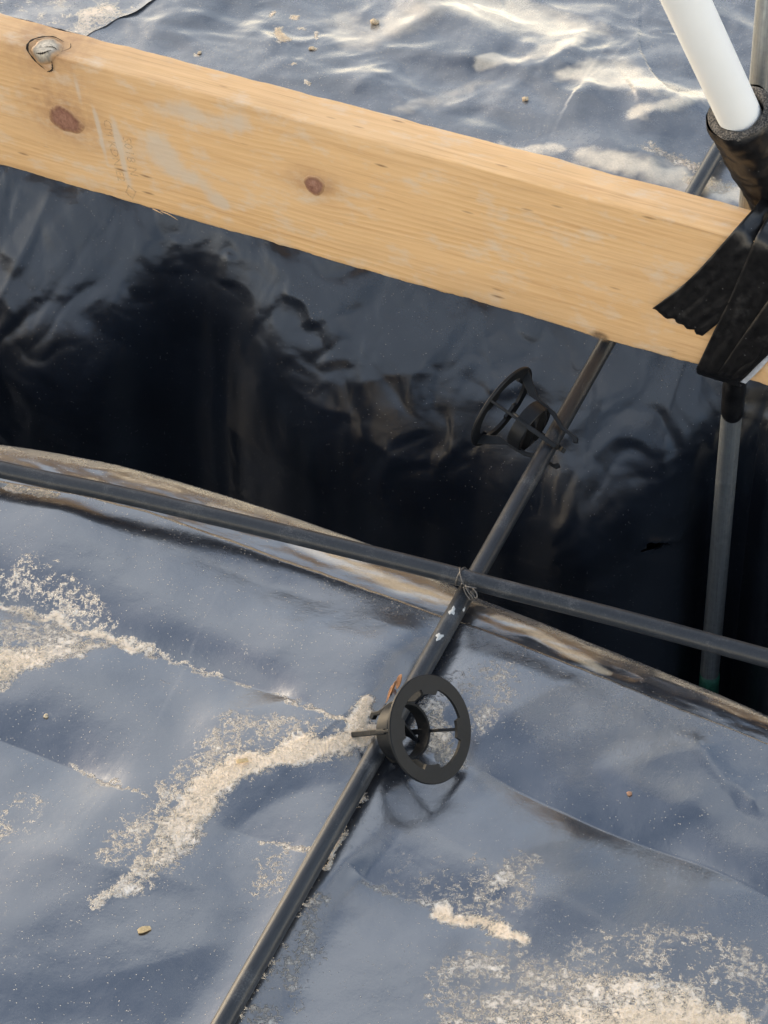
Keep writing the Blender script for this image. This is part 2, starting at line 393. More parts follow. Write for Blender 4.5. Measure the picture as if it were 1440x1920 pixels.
def ink():
    m = MatB('stamp_ink'); m.set('Base Color', (.20, .17, .14)); m.set('Roughness', .8)
    m.set('Alpha', m.rng(m.noise(500, 4, .7), .36, .66, .0, .42)); return m.m
M['ink'] = ink()

# ------------------------------------------------------------------ the ground: film over the near side, its lip and the near trench face
def dens(lo, hi, step, lo2, hi2):
    a = list(np.arange(lo, hi + step / 2, step)); q = step
    while a[-1] < hi2: q *= 1.35; a.append(min(hi2, a[-1] + q))
    q = step
    while a[0] > lo2: q *= 1.35; a.insert(0, max(lo2, a[0] - q))
    return np.array(a)
lip_px = [(-200, 800), (0, 825), (200, 860), (370, 905), (560, 963), (740, 1030), (820, 1078), (900, 1120), (1100, 1200), (1300, 1280), (1440, 1340), (1700, 1450)]
cre_px = [(-200, 880), (0, 905), (150, 930), (270, 960), (460, 1025), (640, 1090), (820, 1155), (900, 1180), (1150, 1280), (1440, 1395), (1700, 1500)]
lipP = np.array([G(u, v, -.010)[:2] for u, v in lip_px]); creP = np.array([G(u, v, 0)[:2] for u, v in cre_px])
TUBE_B = [(0.0925 + .0003, -0.403), (0.0799, -0.2153), (0.0619, 0.0481), (0.0453, 0.2903), (0.0262, 0.585)]
bdir = np.array(TUBE_B[-1]) - np.array(TUBE_B[0])
def tubeB_x(y): return np.interp(y, [p[1] for p in TUBE_B], [p[0] for p in TUBE_B])

xs = dens(-.37, .45, .0013, -2.9, 2.9); ys = dens(-.50, 0.0, .0013, -2.9, 0.0)
ni = len(xs)
tl = np.interp(xs, lipP[:, 0], lipP[:, 1]); tcr = np.interp(xs, creP[:, 0], creP[:, 1])
kk = np.ones(15) / 15; pad = lambda a: np.convolve(np.pad(a, 7, mode='edge'), kk, 'valid')
tl = pad(tl) + .0012 * noise(xs, xs * 0, 14, 3) ; tcr = pad(tcr) + .0009 * noise(xs, xs * 0 + 4, 18, 5) + .0004 * noise(xs, xs * 0 + 4, 90, 8)
tl = np.maximum(tl, tcr + .012)
# flat part
X = np.repeat(xs[:, None], len(ys), 1); Y = ys[None, :] + tcr[:, None] * np.exp(ys[None, :] / .25)
def ridge(X, Y, px, A, wn_, wf, taper=(0.3, 0.3), conv=G2, rnd=.0015):
    pts = spline([conv(*p) for p in px], max(8, 6 * len(px)))
    d, s, t = poly_dist(X, Y, pts)
    fade = sstep(0, taper[0], t) * (1 - sstep(1 - taper[1], 1, t)) if taper else 1
    ww = np.where(s > 0, wf, wn_)
    return A * fade * np.exp(-(np.sqrt(d * d + rnd * rnd) - rnd) / ww)
hills = np.zeros_like(X)
hills += .0070 * noise(X, Y, 5.2, 21, 2, .33) + 0.0011 * noise(X + .3 * Y, Y - .4 * X, 14, 25, 2, .45)
hills += .0008 * np.sqrt(noise(X * .7 + Y, Y - .5 * X, 9, 33) ** 2 + .03)
rd = lambda *a, **k: ridge(X, Y, *a, **k)
hills -= rd([(-120, 1080), (0, 1118), (120, 1155), (220, 1190), (400, 1247), (560, 1315), (664, 1368)], 0.0110, 0.0360, 0.0240, taper=(0.02, 0.3), rnd=.0003)
hills -= rd([(760, 1378), (850, 1412), (930, 1447), (1100, 1525), (1290, 1595), (1440, 1668), (1560, 1730)], 0.0105, 0.0360, 0.0240, taper=(.12, .02), rnd=.0003)
hills -= rd([(-100, 1345), (0, 1372), (130, 1420), (215, 1462), (275, 1492)], 0.0067, 0.0310, 0.0240, taper=(.02, .60), rnd=.0003)
hills -= rd([(400, 1535), (480, 1562), (590, 1592)], 0.0022, 0.0160, 0.0240, taper=(0.5, 0.2), rnd=.0003)
hills -= rd([(640, 1610), (720, 1655), (850, 1712), (990, 1780)], 0.0074, 0.0260, 0.0240, taper=(0.2, 0.5), rnd=.0003)
hills -= rd([(690, 1460), (560, 1478), (450, 1530), (380, 1600)], 0.0022, .026, .014, rnd=.005)
hills += rd([(820, 1290), (760, 1240), (640, 1200), (420, 1150)], 0.0039, .040, .040, rnd=.005)
hills += rd([(1440, 1790), (1250, 1760), (1080, 1700), (960, 1640)], 0.0046, .045, .040, rnd=.005)
hills += rd([(860, 1400), (980, 1330), (1100, 1260), (1170, 1215)], 0.0036, 0.0225, 0.0561, rnd=.005)
hills += rd([(1110, 1420), (1250, 1500), (1385, 1518)], 0.0023, 0.0150, 0.0306, rnd=.005)
hills += rd([(1385, 1518), (1330, 1440), (1290, 1360)], 0.0026, 0.0105, 0.0357, rnd=.005)
hills += rd([(1385, 1518), (1440, 1490), (1520, 1470)], 0.0033, 0.0090, 0.0272, rnd=.005)
hills += rd([(880, 1700), (1000, 1590), (1180, 1540)], 0.0036, 0.0255, 0.0765, rnd=.005)
hills += rd([(620, 1290), (480, 1330), (320, 1350)], 0.0026, 0.0225, 0.0561, rnd=.005)
hills += rd([(0, 1560), (160, 1620), (330, 1640), (520, 1720)], 0.0033, 0.0300, 0.0765, rnd=.005)
hills += rd([(100, 1850), (300, 1800), (480, 1740)], 0.0027, 0.0225, 0.0765, rnd=.005)
# pressed flat under the pipe and toward the crease
dB = np.abs(X - tubeB_x(Y)); hills *= 1 - np.exp(-(dB / .020) ** 2)
pit = np.exp(-(np.hypot(X - .125, Y + .150) / .034) ** 2); hills = hills * (1 - pit) - .0035 * pit
edge = sstep(0, .030, -(ys[None, :] + 0 * X)); Z = (hills - .0012) * (.15 + .85 * edge)
Z[X < -2] *= 1
# attributes
def blob(X, Y, px, wpx, k, soft=1.0):
    """painted along a polyline; wpx half widths in survey pixels (2.6 px to the millimetre)"""
    pts = [G2(*p) for p in px]
    if len(pts) == 1: d = np.hypot(X - pts[0][0], Y - pts[0][1]); t = d * 0
    else: d, s, t = poly_dist(X, Y, pts)
    wv = np.interp(t, np.linspace(0, 1, len(wpx)), np.array(wpx)) / 2600.
    kv = np.interp(t, np.linspace(0, 1, len(k)), k) if hasattr(k, '__len__') else k
    return kv * (1 - sstep(.25, 1.0 * soft + .25, d / wv))
sand = np.zeros_like(X)
def S(*a, **k):
    global sand; sand = np.maximum(sand, blob(X + jx, Y + jy, *a, **k))
jx = .006 * noise(X, Y, 45, 51, 3); jy = .006 * noise(X, Y, 45, 57, 3)
S([(690, 1372), (640, 1398), (560, 1412), (460, 1430), (395, 1470), (350, 1520), (328, 1575), (285, 1625), (235, 1665), (172, 1692)], [30, 34, 28, 30, 40, 46, 44, 38, 26, 12], [.95, .92, .88, .92, .92, .78, .62, .50, .46, .38])
S([(690, 1330), (672, 1365), (650, 1395)], [22, 30, 22], .95)
S([(430, 1370), (560, 1380), (640, 1380)], [60, 55, 30], .24)
S([(230, 1590), (330, 1500), (430, 1400)], [50, 70, 60], .26)
S([(-40, 1255), (30, 1235), (110, 1205), (190, 1195)], [60, 48, 36, 16], [.95, .8, .5, .5])
S([(-20, 1112), (110, 1152), (222, 1190), (300, 1214), (400, 1250), (560, 1318), (655, 1368)], [10, 11, 11, 7, 5, 5, 10], [.55, .7, .75, .4, .3, .3, .8])
S([(30, 1170), (110, 1180), (170, 1190)], [50, 48, 24], .36)
S([(40, 1075), (110, 1100), (180, 1150)], [60, 55, 40], .20)
S([(20, 915), (70, 925), (110, 935)], [16, 18, 10], .55)
S([(120, 1412), (215, 1462), (268, 1488)], [7, 9, 5], .42)
S([(490, 1570), (580, 1592)], [8, 10], .38)
S([(700, 1648), (800, 1692), (850, 1712)], [7, 8, 8], .3)
S([(830, 1700), (900, 1728), (985, 1762)], [22, 22, 16], .80)
S([(840, 1850), (900, 1800), (990, 1820), (1080, 1850), (1180, 1860), (1300, 1895), (1390, 1930)], [60, 50, 46, 50, 52, 52, 50], [.22, .30, .34, .42, .55, .75, .85])
S([(860, 1930), (960, 1910), (1100, 1925), (1260, 1930), (1400, 1940)], [60, 60, 60, 60, 40], [.34, .45, .62, .95, .92])
S([(1080, 1810), (1180, 1785), (1290, 1790), (1440, 1830)], [60, 70, 70, 80], .20)
S([(900, 1690), (960, 1660), (985, 1620)], [50, 50, 30], .30)
S([(770, 1640), (870, 1650)], [60, 60], .12)
S([(590, 1690), (575, 1760), (530, 1830), (490, 1900)], [26, 36, 44, 44], .27)
S([(690, 1460), (640, 1560), (612, 1620)], [10, 9, 6], .6)
S([(870, 1290), (930, 1270), (900, 1340)], [60, 50, 50], .16)
S([(800, 1330), (830, 1400), (860, 1425)], [30, 34, 18], .45)
S([(0, 1560), (40, 1500)], [60, 50], .10)
S([(500, 1650), (520, 1600)], [40, 40], .14)
sand = np.clip(sand + .035 * noise(X, Y, 25, 61, 3), 0, 1)
dust = .42 + .22 * noise(X, Y, 9, 71, 3) + .25 * sand
dust += .18 * np.exp(-((ys[None, :]) / .02) ** 2)
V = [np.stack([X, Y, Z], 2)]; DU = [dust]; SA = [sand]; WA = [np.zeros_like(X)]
# lip strip, roll-over and near trench face
nl = 34; ts = np.linspace(0, 1, nl)[1:]
Xl = np.repeat(xs[:, None], len(ts), 1); Yl = tcr[:, None] + (tl - tcr)[:, None] * ts[None, :]
wav = .0011 * noise(Xl, Yl, 16, 81, 2) + .0006 * noise(Xl * .6, Yl * 2, 40, 83, 2)
wav += .0010 * np.exp(-((ts[None, :] - .35) / .2) ** 2) * noise(Xl, Yl * 0, 36, 87)
Zl = Z[:, -1:] - .0009 - (Yl - tcr[:, None]) * .16 - .0045 * ts[None, :] ** 4 + wav * np.sin(ts[None, :] * np.pi * .85 + .25) * .9
V.append(np.stack([Xl, Yl, Zl], 2)); DU.append(.25 + .12 * noise(Xl, Yl, 30, 91, 3) + .55 * sstep(.35, 1, ts)[None, :]); SA.append(np.zeros(Xl.shape))
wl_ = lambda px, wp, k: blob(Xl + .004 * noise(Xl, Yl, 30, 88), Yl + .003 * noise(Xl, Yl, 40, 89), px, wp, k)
WA.append(np.maximum.reduce([wl_([(200, 875), (330, 905)], [10, 16], .25), wl_([(400, 935), (520, 985), (680, 1060), (780, 1105), (845, 1120)], [16, 24, 26, 24, 20], [.3, .5, .62, .7, .55]), wl_([(930, 1150), (1010, 1185), (1080, 1225), (1145, 1262)], [8, 18, 18, 8], [.5, .62, .6, .5])])); WA.append(np.zeros((len(xs), 12)))  # glow reflections painted along the lip strip
dz = np.array([.003, .007, .013, .022, .035, .06, .1, .16, .24, .34, .46, .62]); dy = np.array([.0022, .0035, .0035, .002, -.001, -.006, -.012, -.02, -.03, -.04, -.05, -.06])
Xw = np.repeat(xs[:, None], len(dz), 1); Yw = tl[:, None] + dy[None, :] + .004 * noise(Xw, 0 * Xw + dz[None, :], 12, 97, 2) * sstep(.01, .08, dz)[None, :]; Zw = Zl[:, -1:] - dz[None, :]
V.append(np.stack([Xw, Yw, Zw], 2)); DU.append(np.full(Xw.shape, .3) * np.exp(-dz / .1)[None, :]); SA.append(np.zeros(Xw.shape))
V = np.concatenate(V, 1); DU = np.clip(np.concatenate(DU, 1), 0, 1); SA = np.concatenate(SA, 1); nj = V.shape[1]
NEAR_GRID = (X, Y, Z, sand)

tag(obj('ground', V.reshape(-1, 3), grid_faces(ni, nj), M['film_near'], attrs={'dust': DU, 'sand': SA, 'warm_glow': np.concatenate(WA, 1)}),
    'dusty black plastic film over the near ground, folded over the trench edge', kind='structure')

# ------------------------------------------------------------------ far side of the trench: crumpled film on the ground beyond the board
xs = dens(-.84, .26, .0016, -2.9, 2.9); ys = dens(.552, .97, .0016, .552, 3.0)
X = np.repeat(xs[:, None], len(ys), 1); Y = np.repeat(ys[None, :], len(xs), 0)
wx = X + .022 * noise(X, Y, 8, 101, 2); wy = Y + .022 * noise(X, Y, 8, 107, 2)
ab = lambda n_: np.sqrt(n_ * n_ + .004)
crum = .0058 * noise(wx, wy, 6, 111, 2, .38)
crum += .0052 * (.5 - ab(noise(wx * .75 + wy * .66, -wx * .66 + wy * .75, 7, 121)))
crum += .0040 * (.5 - ab(noise(wx * 1.2 - wy * .4, wy * 1.1 + wx * .3, 11, 127))) * (.45 + .55 * sstep(-.35, .35, noise(X, Y, 7, 129)))
crum += .0010 * noise(wx, wy, 24, 128, 2)
crum += .0020 * (.5 - ab(noise(wx * .9 + wy * .8, wy * .9 - wx * .6, 18, 137))) * sstep(-.2, .4, noise(X, Y, 8, 139))
crum += .0007 * (.5 - ab(noise(wx, wy, 40, 131, 1))) * sstep(-.1, .5, noise(X, Y, 9, 133))
Z = crum * 1.1
Z += rd([(700, 100), (850, 108), (930, 122), (1000, 130), (1070, 96), (1135, 55)], 0.0095, .0190, .050, rnd=.006)
Z += rd([(1035, 158), (1090, 160), (1140, 176), (1250, 190), (1300, 165)], 0.0090, .0190, .050, taper=(0.4, 0.4), rnd=.006)
Z += rd([(1165, 230), (1220, 226), (1290, 200), (1350, 170)], 0.0070, .0180, .0300, taper=(0.4, 0.4), rnd=.006)
Z += rd([(930, 282), (1020, 286), (1100, 304), (1200, 330), (1310, 358)], 0.0080, 0.0132, 0.0297, rnd=.006)
Z += rd([(870, 210), (960, 150), (1000, 130)], 0.0012, 0.0132, 0.0135, rnd=.006)
Z += rd([(1055, 250), (1090, 190), (1130, 175)], 0.0012, 0.0132, 0.0135, rnd=.006)
Z += rd([(640, 190), (690, 150), (760, 130)], 0.0040, 0.0154, 0.0162, taper=(0.4, 0.4), rnd=.006)
Z += rd([(440, 40), (500, 60), (560, 110)], 0.0045, 0.0154, 0.0243, taper=(0.4, 0.4), rnd=.006)
Z += rd([(720, 70), (800, 35), (870, 5)], 0.0055, 0.0132, 0.0270, rnd=.006)
dB = np.abs(X - tubeB_x(Y)); Z *= 1 - .85 * np.exp(-(dB / .022) ** 2)
Z -= .004 + .0 * X
ed = sstep(.552, .60, Y); Z = Z * (.35 + .65 * ed)
jx = .006 * noise(X, Y, 45, 151, 3); jy = .006 * noise(X, Y, 45, 157, 3)
sand = np.zeros_like(X)
S([(520, 48), (520, 60), (528, 72)], [14, 24, 22], 1.0)
S([(552, 22), (560, 24)], [12, 8], .8)
S([(505, 12), (510, 25)], [10, 7], .7)
S([(585, 88)], [11], .8); S([(555, 120)], [8], .8); S([(574, 155)], [8], .7); S([(375, 98)], [10], .6)
S([(590, 55), (592, 72)], [5, 5], .7); S([(565, 45)], [8], .5)
S([(1215, 280), (1260, 295), (1310, 310)], [22, 30, 26], .5)
S([(1300, 335), (1370, 350)], [30, 30], .45)
S([(195, 15), (240, 0), (300, -20)], [24, 34, 40], .62)


sand = np.clip(sand + .035 * noise(X, Y, 22, 161, 3), 0, 1)
warm_glow = np.zeros_like(X)  # glow highlights of the far film, painted as cream colour
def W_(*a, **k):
    global warm_glow; warm_glow = np.maximum(warm_glow, blob(X + 1.4 * jx, Y + 1.4 * jy, *a, soft=1.7, **k))
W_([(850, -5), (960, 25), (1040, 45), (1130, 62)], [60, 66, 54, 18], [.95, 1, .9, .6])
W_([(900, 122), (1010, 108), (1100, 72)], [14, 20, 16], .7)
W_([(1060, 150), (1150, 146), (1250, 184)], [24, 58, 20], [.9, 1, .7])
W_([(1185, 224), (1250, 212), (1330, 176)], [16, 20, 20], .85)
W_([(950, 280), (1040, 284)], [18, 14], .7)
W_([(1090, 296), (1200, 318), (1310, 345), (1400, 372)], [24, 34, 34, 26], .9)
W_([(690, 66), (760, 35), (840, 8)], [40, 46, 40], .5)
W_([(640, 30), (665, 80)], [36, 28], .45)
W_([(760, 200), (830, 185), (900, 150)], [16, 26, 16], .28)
dust = np.clip(.46 + .34 * noise(X, Y, 10, 171, 3) + .3 * sand, 0, 1)
FAR_GRID = (X, Y, Z, sand)
tag(obj('ground', np.stack([X, Y, Z], 2).reshape(-1, 3), grid_faces(len(xs), len(ys)), M['film_far'], attrs={'dust': dust, 'sand': sand, 'warm_glow': warm_glow}),
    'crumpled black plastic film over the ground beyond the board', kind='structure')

# ------------------------------------------------------------------ far trench face
xs = dens(-.80, .36, .0022, -2.9, 2.9)
zv = np.concatenate([np.arange(0, .37, .0022), np.linspace(.372, .64, 30)])
nz = len(zv); X = np.repeat(xs[:, None], nz, 1); D = np.repeat(zv[None, :], len(xs), 0)
bnd = [(-60, 760), (60, 640), (135, 700), (250, 640), (330, 480), (440, 540), (560, 640), (700, 740), (850, 780), (960, 830), (1090, 880), (1160, 960), (1215, 1000), (1260, 930), (1330, 880), (1440, 870)]
bp = np.array([[F(u, v, .45)[0], -F(u, v, .45)[2]] for u, v in bnd]); o_ = np.argsort(bp[:, 0]); bp = bp[o_]
db = np.interp(xs, bp[:, 0], bp[:, 1]); db = np.convolve(np.pad(db, 14, mode='edge'), np.ones(29) / 29, 'valid')
db = db[:, None] + .012 + .016 * noise(X, D, 14, 203, 2)
slope_up, slope_dn = 1 / math.tan(math.radians(52)), 1 / math.tan(math.radians(78))
st_ = np.where(D < .012, 1.6, slope_up) + (slope_dn - slope_up) * sstep(-.115, .060, D - db)
st_ = np.where(D > .30, .08, st_)
Yw = np.cumsum(st_ * np.gradient(zv)[None, :], 1); Yw -= Yw[:, :1]
base_y = .553 - Yw
keep = .428 - 1.1 * np.maximum(0, np.hypot(X - .130, .006) - .016)            # the film is pushed back behind the pipe
smax = lambda a_, b_, k_: .5 * (a_ + b_ + np.sqrt((a_ - b_) ** 2 + k_ * k_))
keep = np.maximum(keep, .30)
base_y = np.where(D > .02, base_y + (smax(base_y, keep, .030) - base_y) * sstep(.04, .14, D), base_y); base_y = smax(base_y, .335, .012)
wx = X + .02 * noise(X, D, 13, 211, 2); wy = D + .02 * noise(X, D, 13, 217, 2)
fold = .0030 * noise(wx, wy * .22, 13, 221, 2, .5) + .0026 * (np.abs(noise(wx * 1.1 + wy * .5, wy * .55, 20, 227)) - .3)
fold += .0022 * np.abs(noise(wx * .8 + wy * .9, wy * .8 - wx * .6, 18, 229)) + .0006 * np.abs(noise(wx + .5 * wy, wy * 1.2 - .4 * wx, 34, 231, 2))
def wr(px, A, a, b, tp=(.2, .2)):
    return ridge(X, D, px, A, a, b, tp, conv=lambda u, v: (F(u, v, .45)[0], -F(u, v, .45)[2]), rnd=.0012)
fold += wr([(60, 520), (75, 600), (110, 690), (140, 710)], 0.0041, .014, .016)
fold += wr([(100, 330), (85, 430), (62, 520)], 0.0048, .022, .018)
fold += wr([(190, 690), (270, 722), (320, 735)], 0.0022, .012, .010)
fold += wr([(215, 750), (270, 790), (350, 860)], 0.0022, .012, .008)
fold += wr([(540, 530), (590, 545), (620, 585)], 0.0030, .012, .010)
fold += wr([(550, 615), (620, 665), (690, 690), (740, 700)], 0.0030, .016, .010)
fold += wr([(700, 660), (780, 650), (850, 655)], 0.0022, .014, .010)
fold += wr([(740, 720), (820, 760), (880, 772)], 0.0022, .012, .008)
fold += wr([(1120, 660), (1140, 780), (1170, 900), (1210, 990)], 0.0045, .020, .024)
fold += wr([(1290, 640), (1270, 760), (1300, 880)], 0.0037, .020, .018)
fold += wr([(880, 560), (930, 640), (960, 720)], 0.0030, .020, .020)
fold += wr([(330, 440), (345, 500)], 0.0026, .012, .010); fold += wr([(430, 470), (440, 520)], 0.0022, .010, .008)
Yt = base_y - fold * sstep(.01, .07, D) * (.13 + .87 * (1 - sstep(-.05, .06, D - db)))
hx, hz = F(1228, 1022, .44)[0], -F(1228, 1022, .44)[2]          # the tear
for _ in range(8):
    yh = base_y[int(np.searchsorted(xs, hx)), int(np.clip(np.searchsorted(zv, hz), 0, nz - 1))]; hx, hz = F(1228, 1018, yh)[0], -F(1228, 1018, yh)[2]
hd = np.hypot((X - hx) / 1.0, (D - hz) / .55); ha = np.arctan2(D - hz, X - hx)
rag = .0095 * (1 + .45 * np.sin(3 * ha + .6) * .6 + .5 * noise(np.cos(ha) * 2, np.sin(ha) * 2, 1.6, 241, 2))
lowside = D - hz - .004 * np.sin((X - hx) * 500)
Yt -= .0016 * np.exp(-((hd - rag) / .003) ** 2) * np.where(D < hz, 1.2, .4)
verts = np.stack([X, Yt, -D], 2).reshape(-1, 3); fc = grid_faces(len(xs), nz)
inside = (hd < rag).ravel(); fc = fc[~inside[fc].all(1)]
wall = tag(obj('trench_wall', verts, fc, M['film_wall'], attrs={'dust': np.clip(.10 + .1 * noise(X, D, 12, 251, 3), 0, 1) * (1 - .6 * sstep(.1, .3, D)), 'sand': np.zeros(X.shape)}),  # dust here carries the painted bluish sheen, fading with depth
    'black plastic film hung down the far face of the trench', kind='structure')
# soil behind the tear, coloured near-black for the shade of the cavity
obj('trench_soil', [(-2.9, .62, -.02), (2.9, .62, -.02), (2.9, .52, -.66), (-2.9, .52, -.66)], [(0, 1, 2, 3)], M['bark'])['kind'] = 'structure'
# torn flap below the hole
fl = []
for i in range(9):
    a = i / 8; xx = hx - .006 + .016 * a; fl += [(xx, .0, 0), (xx + .001, .0, 0)]
flv = []; iy = lambda x, d: Yt[min(len(xs) - 1, int(np.searchsorted(xs, x))), min(nz - 1, int(np.searchsorted(zv, d)))]
for i in range(10):
    a = i / 9; xx = hx + .002 + .010 * a; dd = hz + .0045 - .002 * math.sin(a * 3); y0 = iy(xx, dd + .004)
    flv += [(xx, y0 - .0012, -(dd + .002)), (xx + .0008, y0 - .005 - .002 * math.sin(a * 7), -(dd - .0004 - .0022 * abs(math.sin(a * 9))))]
obj('torn_flap', flv, [(2 * i, 2 * i + 2, 2 * i + 3, 2 * i + 1) for i in range(9)], M['chair'], wall, attrs={'dust': [.3] * 20, 'sand': [.0] * 20})

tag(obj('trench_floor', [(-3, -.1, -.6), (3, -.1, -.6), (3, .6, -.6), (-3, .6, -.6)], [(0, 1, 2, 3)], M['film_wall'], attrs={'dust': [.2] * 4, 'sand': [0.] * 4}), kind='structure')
hole = [(-2.85, -2.85), (2.85, -2.85), (2.85, 2.95), (-2.85, 2.95)]; far = [(-600, -600), (600, -600), (600, 600), (-600, 600)]
tag(obj('terrain', [(*p, -.03) for p in hole] + [(*p, -.03) for p in far], [(i, (i + 1) % 4, 4 + (i + 1) % 4, 4 + i) for i in range(4)], M['soil']),
    'bare sandy building ground round the plastic film', kind='structure')

# paler overlapping sheet, top left
def hZ(Xg, Yg, Zg, x, y):
    i = np.clip(np.searchsorted(Xg[:, 0], x), 0, Xg.shape[0] - 1); j = np.clip(np.searchsorted(Yg[0, :], y), 0, Yg.shape[1] - 1); return Zg[i, j]
e0 = G(160, 70); e1_ = G(285, 0); ed_ = (e1_ - e0)[:2]; ed_ /= np.hypot(*ed_); nn = np.array([-ed_[1], ed_[0]])
nu, nv = 150, 120; vv = []; du = []; sa = []
fx, fy, fz, fs = FAR_GRID
for i in range(nu):
    for j in range(nv):
        q = -.12 + .42 * i / (nu - 1); r = .26 * j / (nv - 1)
        p = e0[:2] + ed_ * q + nn * (r + .0022 * math.sin(q * 60) + .001 * math.sin(q * 170)); vv.append((p[0], p[1]))
vv = np.array(vv)
yy = np.maximum(vv[:, 1], .556)
zz = hZ(fx, fy, fz, vv[:, 0], yy) * .55 + .0005 + .0010 * noise(vv[:, 0], vv[:, 1], 30, 301, 2)
rr = np.tile(np.linspace(0, 1, nv), nu); zz += .0005 * np.exp(-rr / .02)
zz = np.maximum(zz, hZ(fx, fy, fz, vv[:, 0], yy) + .0005)
o = obj('plastic_sheet', np.column_stack([vv[:, 0], yy, zz]), grid_faces(nu, nv), M['film_far'],
        attrs={'dust': np.clip(.95 + .2 * noise(vv[:, 0], vv[:, 1], 14, 305, 2), 0, 1), 'sand': np.clip(.10 + .5 * np.exp(-((rr - .10) / .09) ** 2) * sstep(-.1, .3, noise(vv[:, 0], vv[:, 1], 20, 309)) + .1 * noise(vv[:, 0], vv[:, 1], 40, 307, 2), 0, 1)})
tag(o, 'pale dusty loose plastic sheet overlapping the crumpled film at the top left corner', 'plastic sheet')

# ------------------------------------------------------------------ the board
board = empty('timber_board', (-.2, (BY0 + BY1) / 2, BZ0))
tag(board, 'pale pine timber board on edge spanning the trench, with reddish knots', 'timber')
R_ = .0032
def section(n=5):
    """closed cross-section, starting at the bottom of the front face; returns (y, z) pairs with rounded arrises"""
    out = []
    for cy, cz, a0 in ((BY0 + R_, BZ0 + R_, 180), (BY1 - R_, BZ0 + R_, 270), (BY1 - R_, BZ1 - R_, 0), (BY0 + R_, BZ1 - R_, 90)):
        for k in range(n + 1):
            a = math.radians(a0 + 90 * k / n); out.append((cy + R_ * math.cos(a), cz + R_ * math.sin(a)))
    res = []
    for k, p in enumerate(out):
        q = out[(k + 1) % len(out)]; res.append(p); L = math.hypot(q[0] - p[0], q[1] - p[1])
        for s in range(1, int(L / .012) + 1): res.append((p[0] + (q[0] - p[0]) * s / (int(L / .012) + 1), p[1] + (q[1] - p[1]) * s / (int(L / .012) + 1)))
    return res
sec = section(); ns = len(sec); bxs = np.linspace(BX0, BX1, 420)
vb = []
for x in bxs:
    for (y, z) in sec:
        k = .00035
        vb.append((x, y, z))
vb = np.array(vb); ctr = np.array([(BY0 + BY1) / 2, (BZ0 + BZ1) / 2])
nz_ = .0006 * noise(vb[:, 0], vb[:, 2] * 3 + vb[:, 1] * 5, 22, 401, 3) + .0004 * noise(vb[:, 0] * .3, vb[:, 2] * 9 + vb[:, 1] * 9, 30, 405, 2)
low = (vb[:, 2] < BZ0 + .004); nz_ = nz_ + low * .0003 * noise(vb[:, 0], vb[:, 0] * 0, 120, 409, 2)
vb[:, 1] += np.sign(vb[:, 1] - ctr[0]) * nz_; vb[:, 2] += np.where(vb[:, 2] > ctr[1], nz_, -nz_)
# wane: a chewed hollow on the near arris at the loose knot
ar = np.exp(-((vb[:, 0] + .4887) / .016) ** 2) * np.exp(-(((vb[:, 1] - BY0) / .010) ** 2 + ((vb[:, 2] - BZ1) / .010) ** 2)); vb[:, 1] += .0022 * ar; vb[:, 2] -= .0022 * ar
fb = [(i * ns + k, i * ns + (k + 1) % ns, (i + 1) * ns + (k + 1) % ns, (i + 1) * ns + k) for i in range(len(bxs) - 1) for k in range(ns)]
fb += [tuple(range(ns)), tuple(len(bxs) * ns - 1 - k for k in range(ns))]
def child(o, par):                # parent without moving
    o.parent = par; o.matrix_parent_inverse = Matrix.Translation(par.location).inverted(); return o
child(obj('board_body', vb, fb, M['wood']), board)
def unroll(x, w, off):
    """a point of the board's surface: w runs down the front face (negative) and back over the top (positive) from the near arris"""
    h = R_ * math.pi / 4
    if w <= -h: return (x, BY0 - off, BZ1 - R_ + (w + h))
    if w >= h: return (x, BY0 + R_ + (w - h), BZ1 + off)
    a = math.pi - (w + h) / R_; return (x, BY0 + R_ + (R_ + off) * math.cos(a), BZ1 - R_ + (R_ + off) * math.sin(a))
def patch(name, cx, cw, a, b, rot, mat, off=.0004, dome=.0004, seed=0, rag=.12, shape=None):
    rnd = np.random.default_rng(seed); ph = rnd.random(6) * 6.28; n = 40; rings = 8; V_ = [unroll(cx, cw, off + dome)]; F_ = []; RM = [0.0]
    for q in range(1, rings + 1):
        for k in range(n):
            t = 2 * math.pi * k / n; rr = q / rings
            k_ = 1 + rag * (.6 * math.sin(2 * t + ph[0]) + .5 * math.sin(3 * t + ph[1]) + .25 * math.sin(7 * t + ph[2]))
            ex = a * math.cos(t) * k_ * rr; ew = b * math.sin(t) * k_ * rr
            RM.append(rr)
            V_.append(unroll(cx + ex * math.cos(rot) - ew * math.sin(rot), cw + ex * math.sin(rot) + ew * math.cos(rot), (off + dome * (1 - rr * rr)) if q < rings else -.0008))
    F_ += [(0, 1 + k, 1 + (k + 1) % n) for k in range(n)]
    for q in range(rings - 1):
        F_ += [(1 + q * n + k, 1 + (q + 1) * n + k, 1 + (q + 1) * n + (k + 1) % n, 1 + q * n + (k + 1) % n) for k in range(n)]
    return child(obj(name, V_, F_, mat, attrs={'rim': RM}), board)
patch('knot', -.4728, .0939 - BZ1, .0190, .0152, -.42, M['knot_red'], seed=3)['label'] = 'large reddish knot'
patch('knot', -.2226, .0974 - BZ1, .0112, .0104, -.30, M['knot_red'], seed=5)['label'] = 'small brown knot'
patch('knot', -.486, .004, .0150, .0155, .25, M['knot_pale'], .0007, .0012, seed=9, rag=.16)['label'] = 'loose weathered knot breaking the top edge'
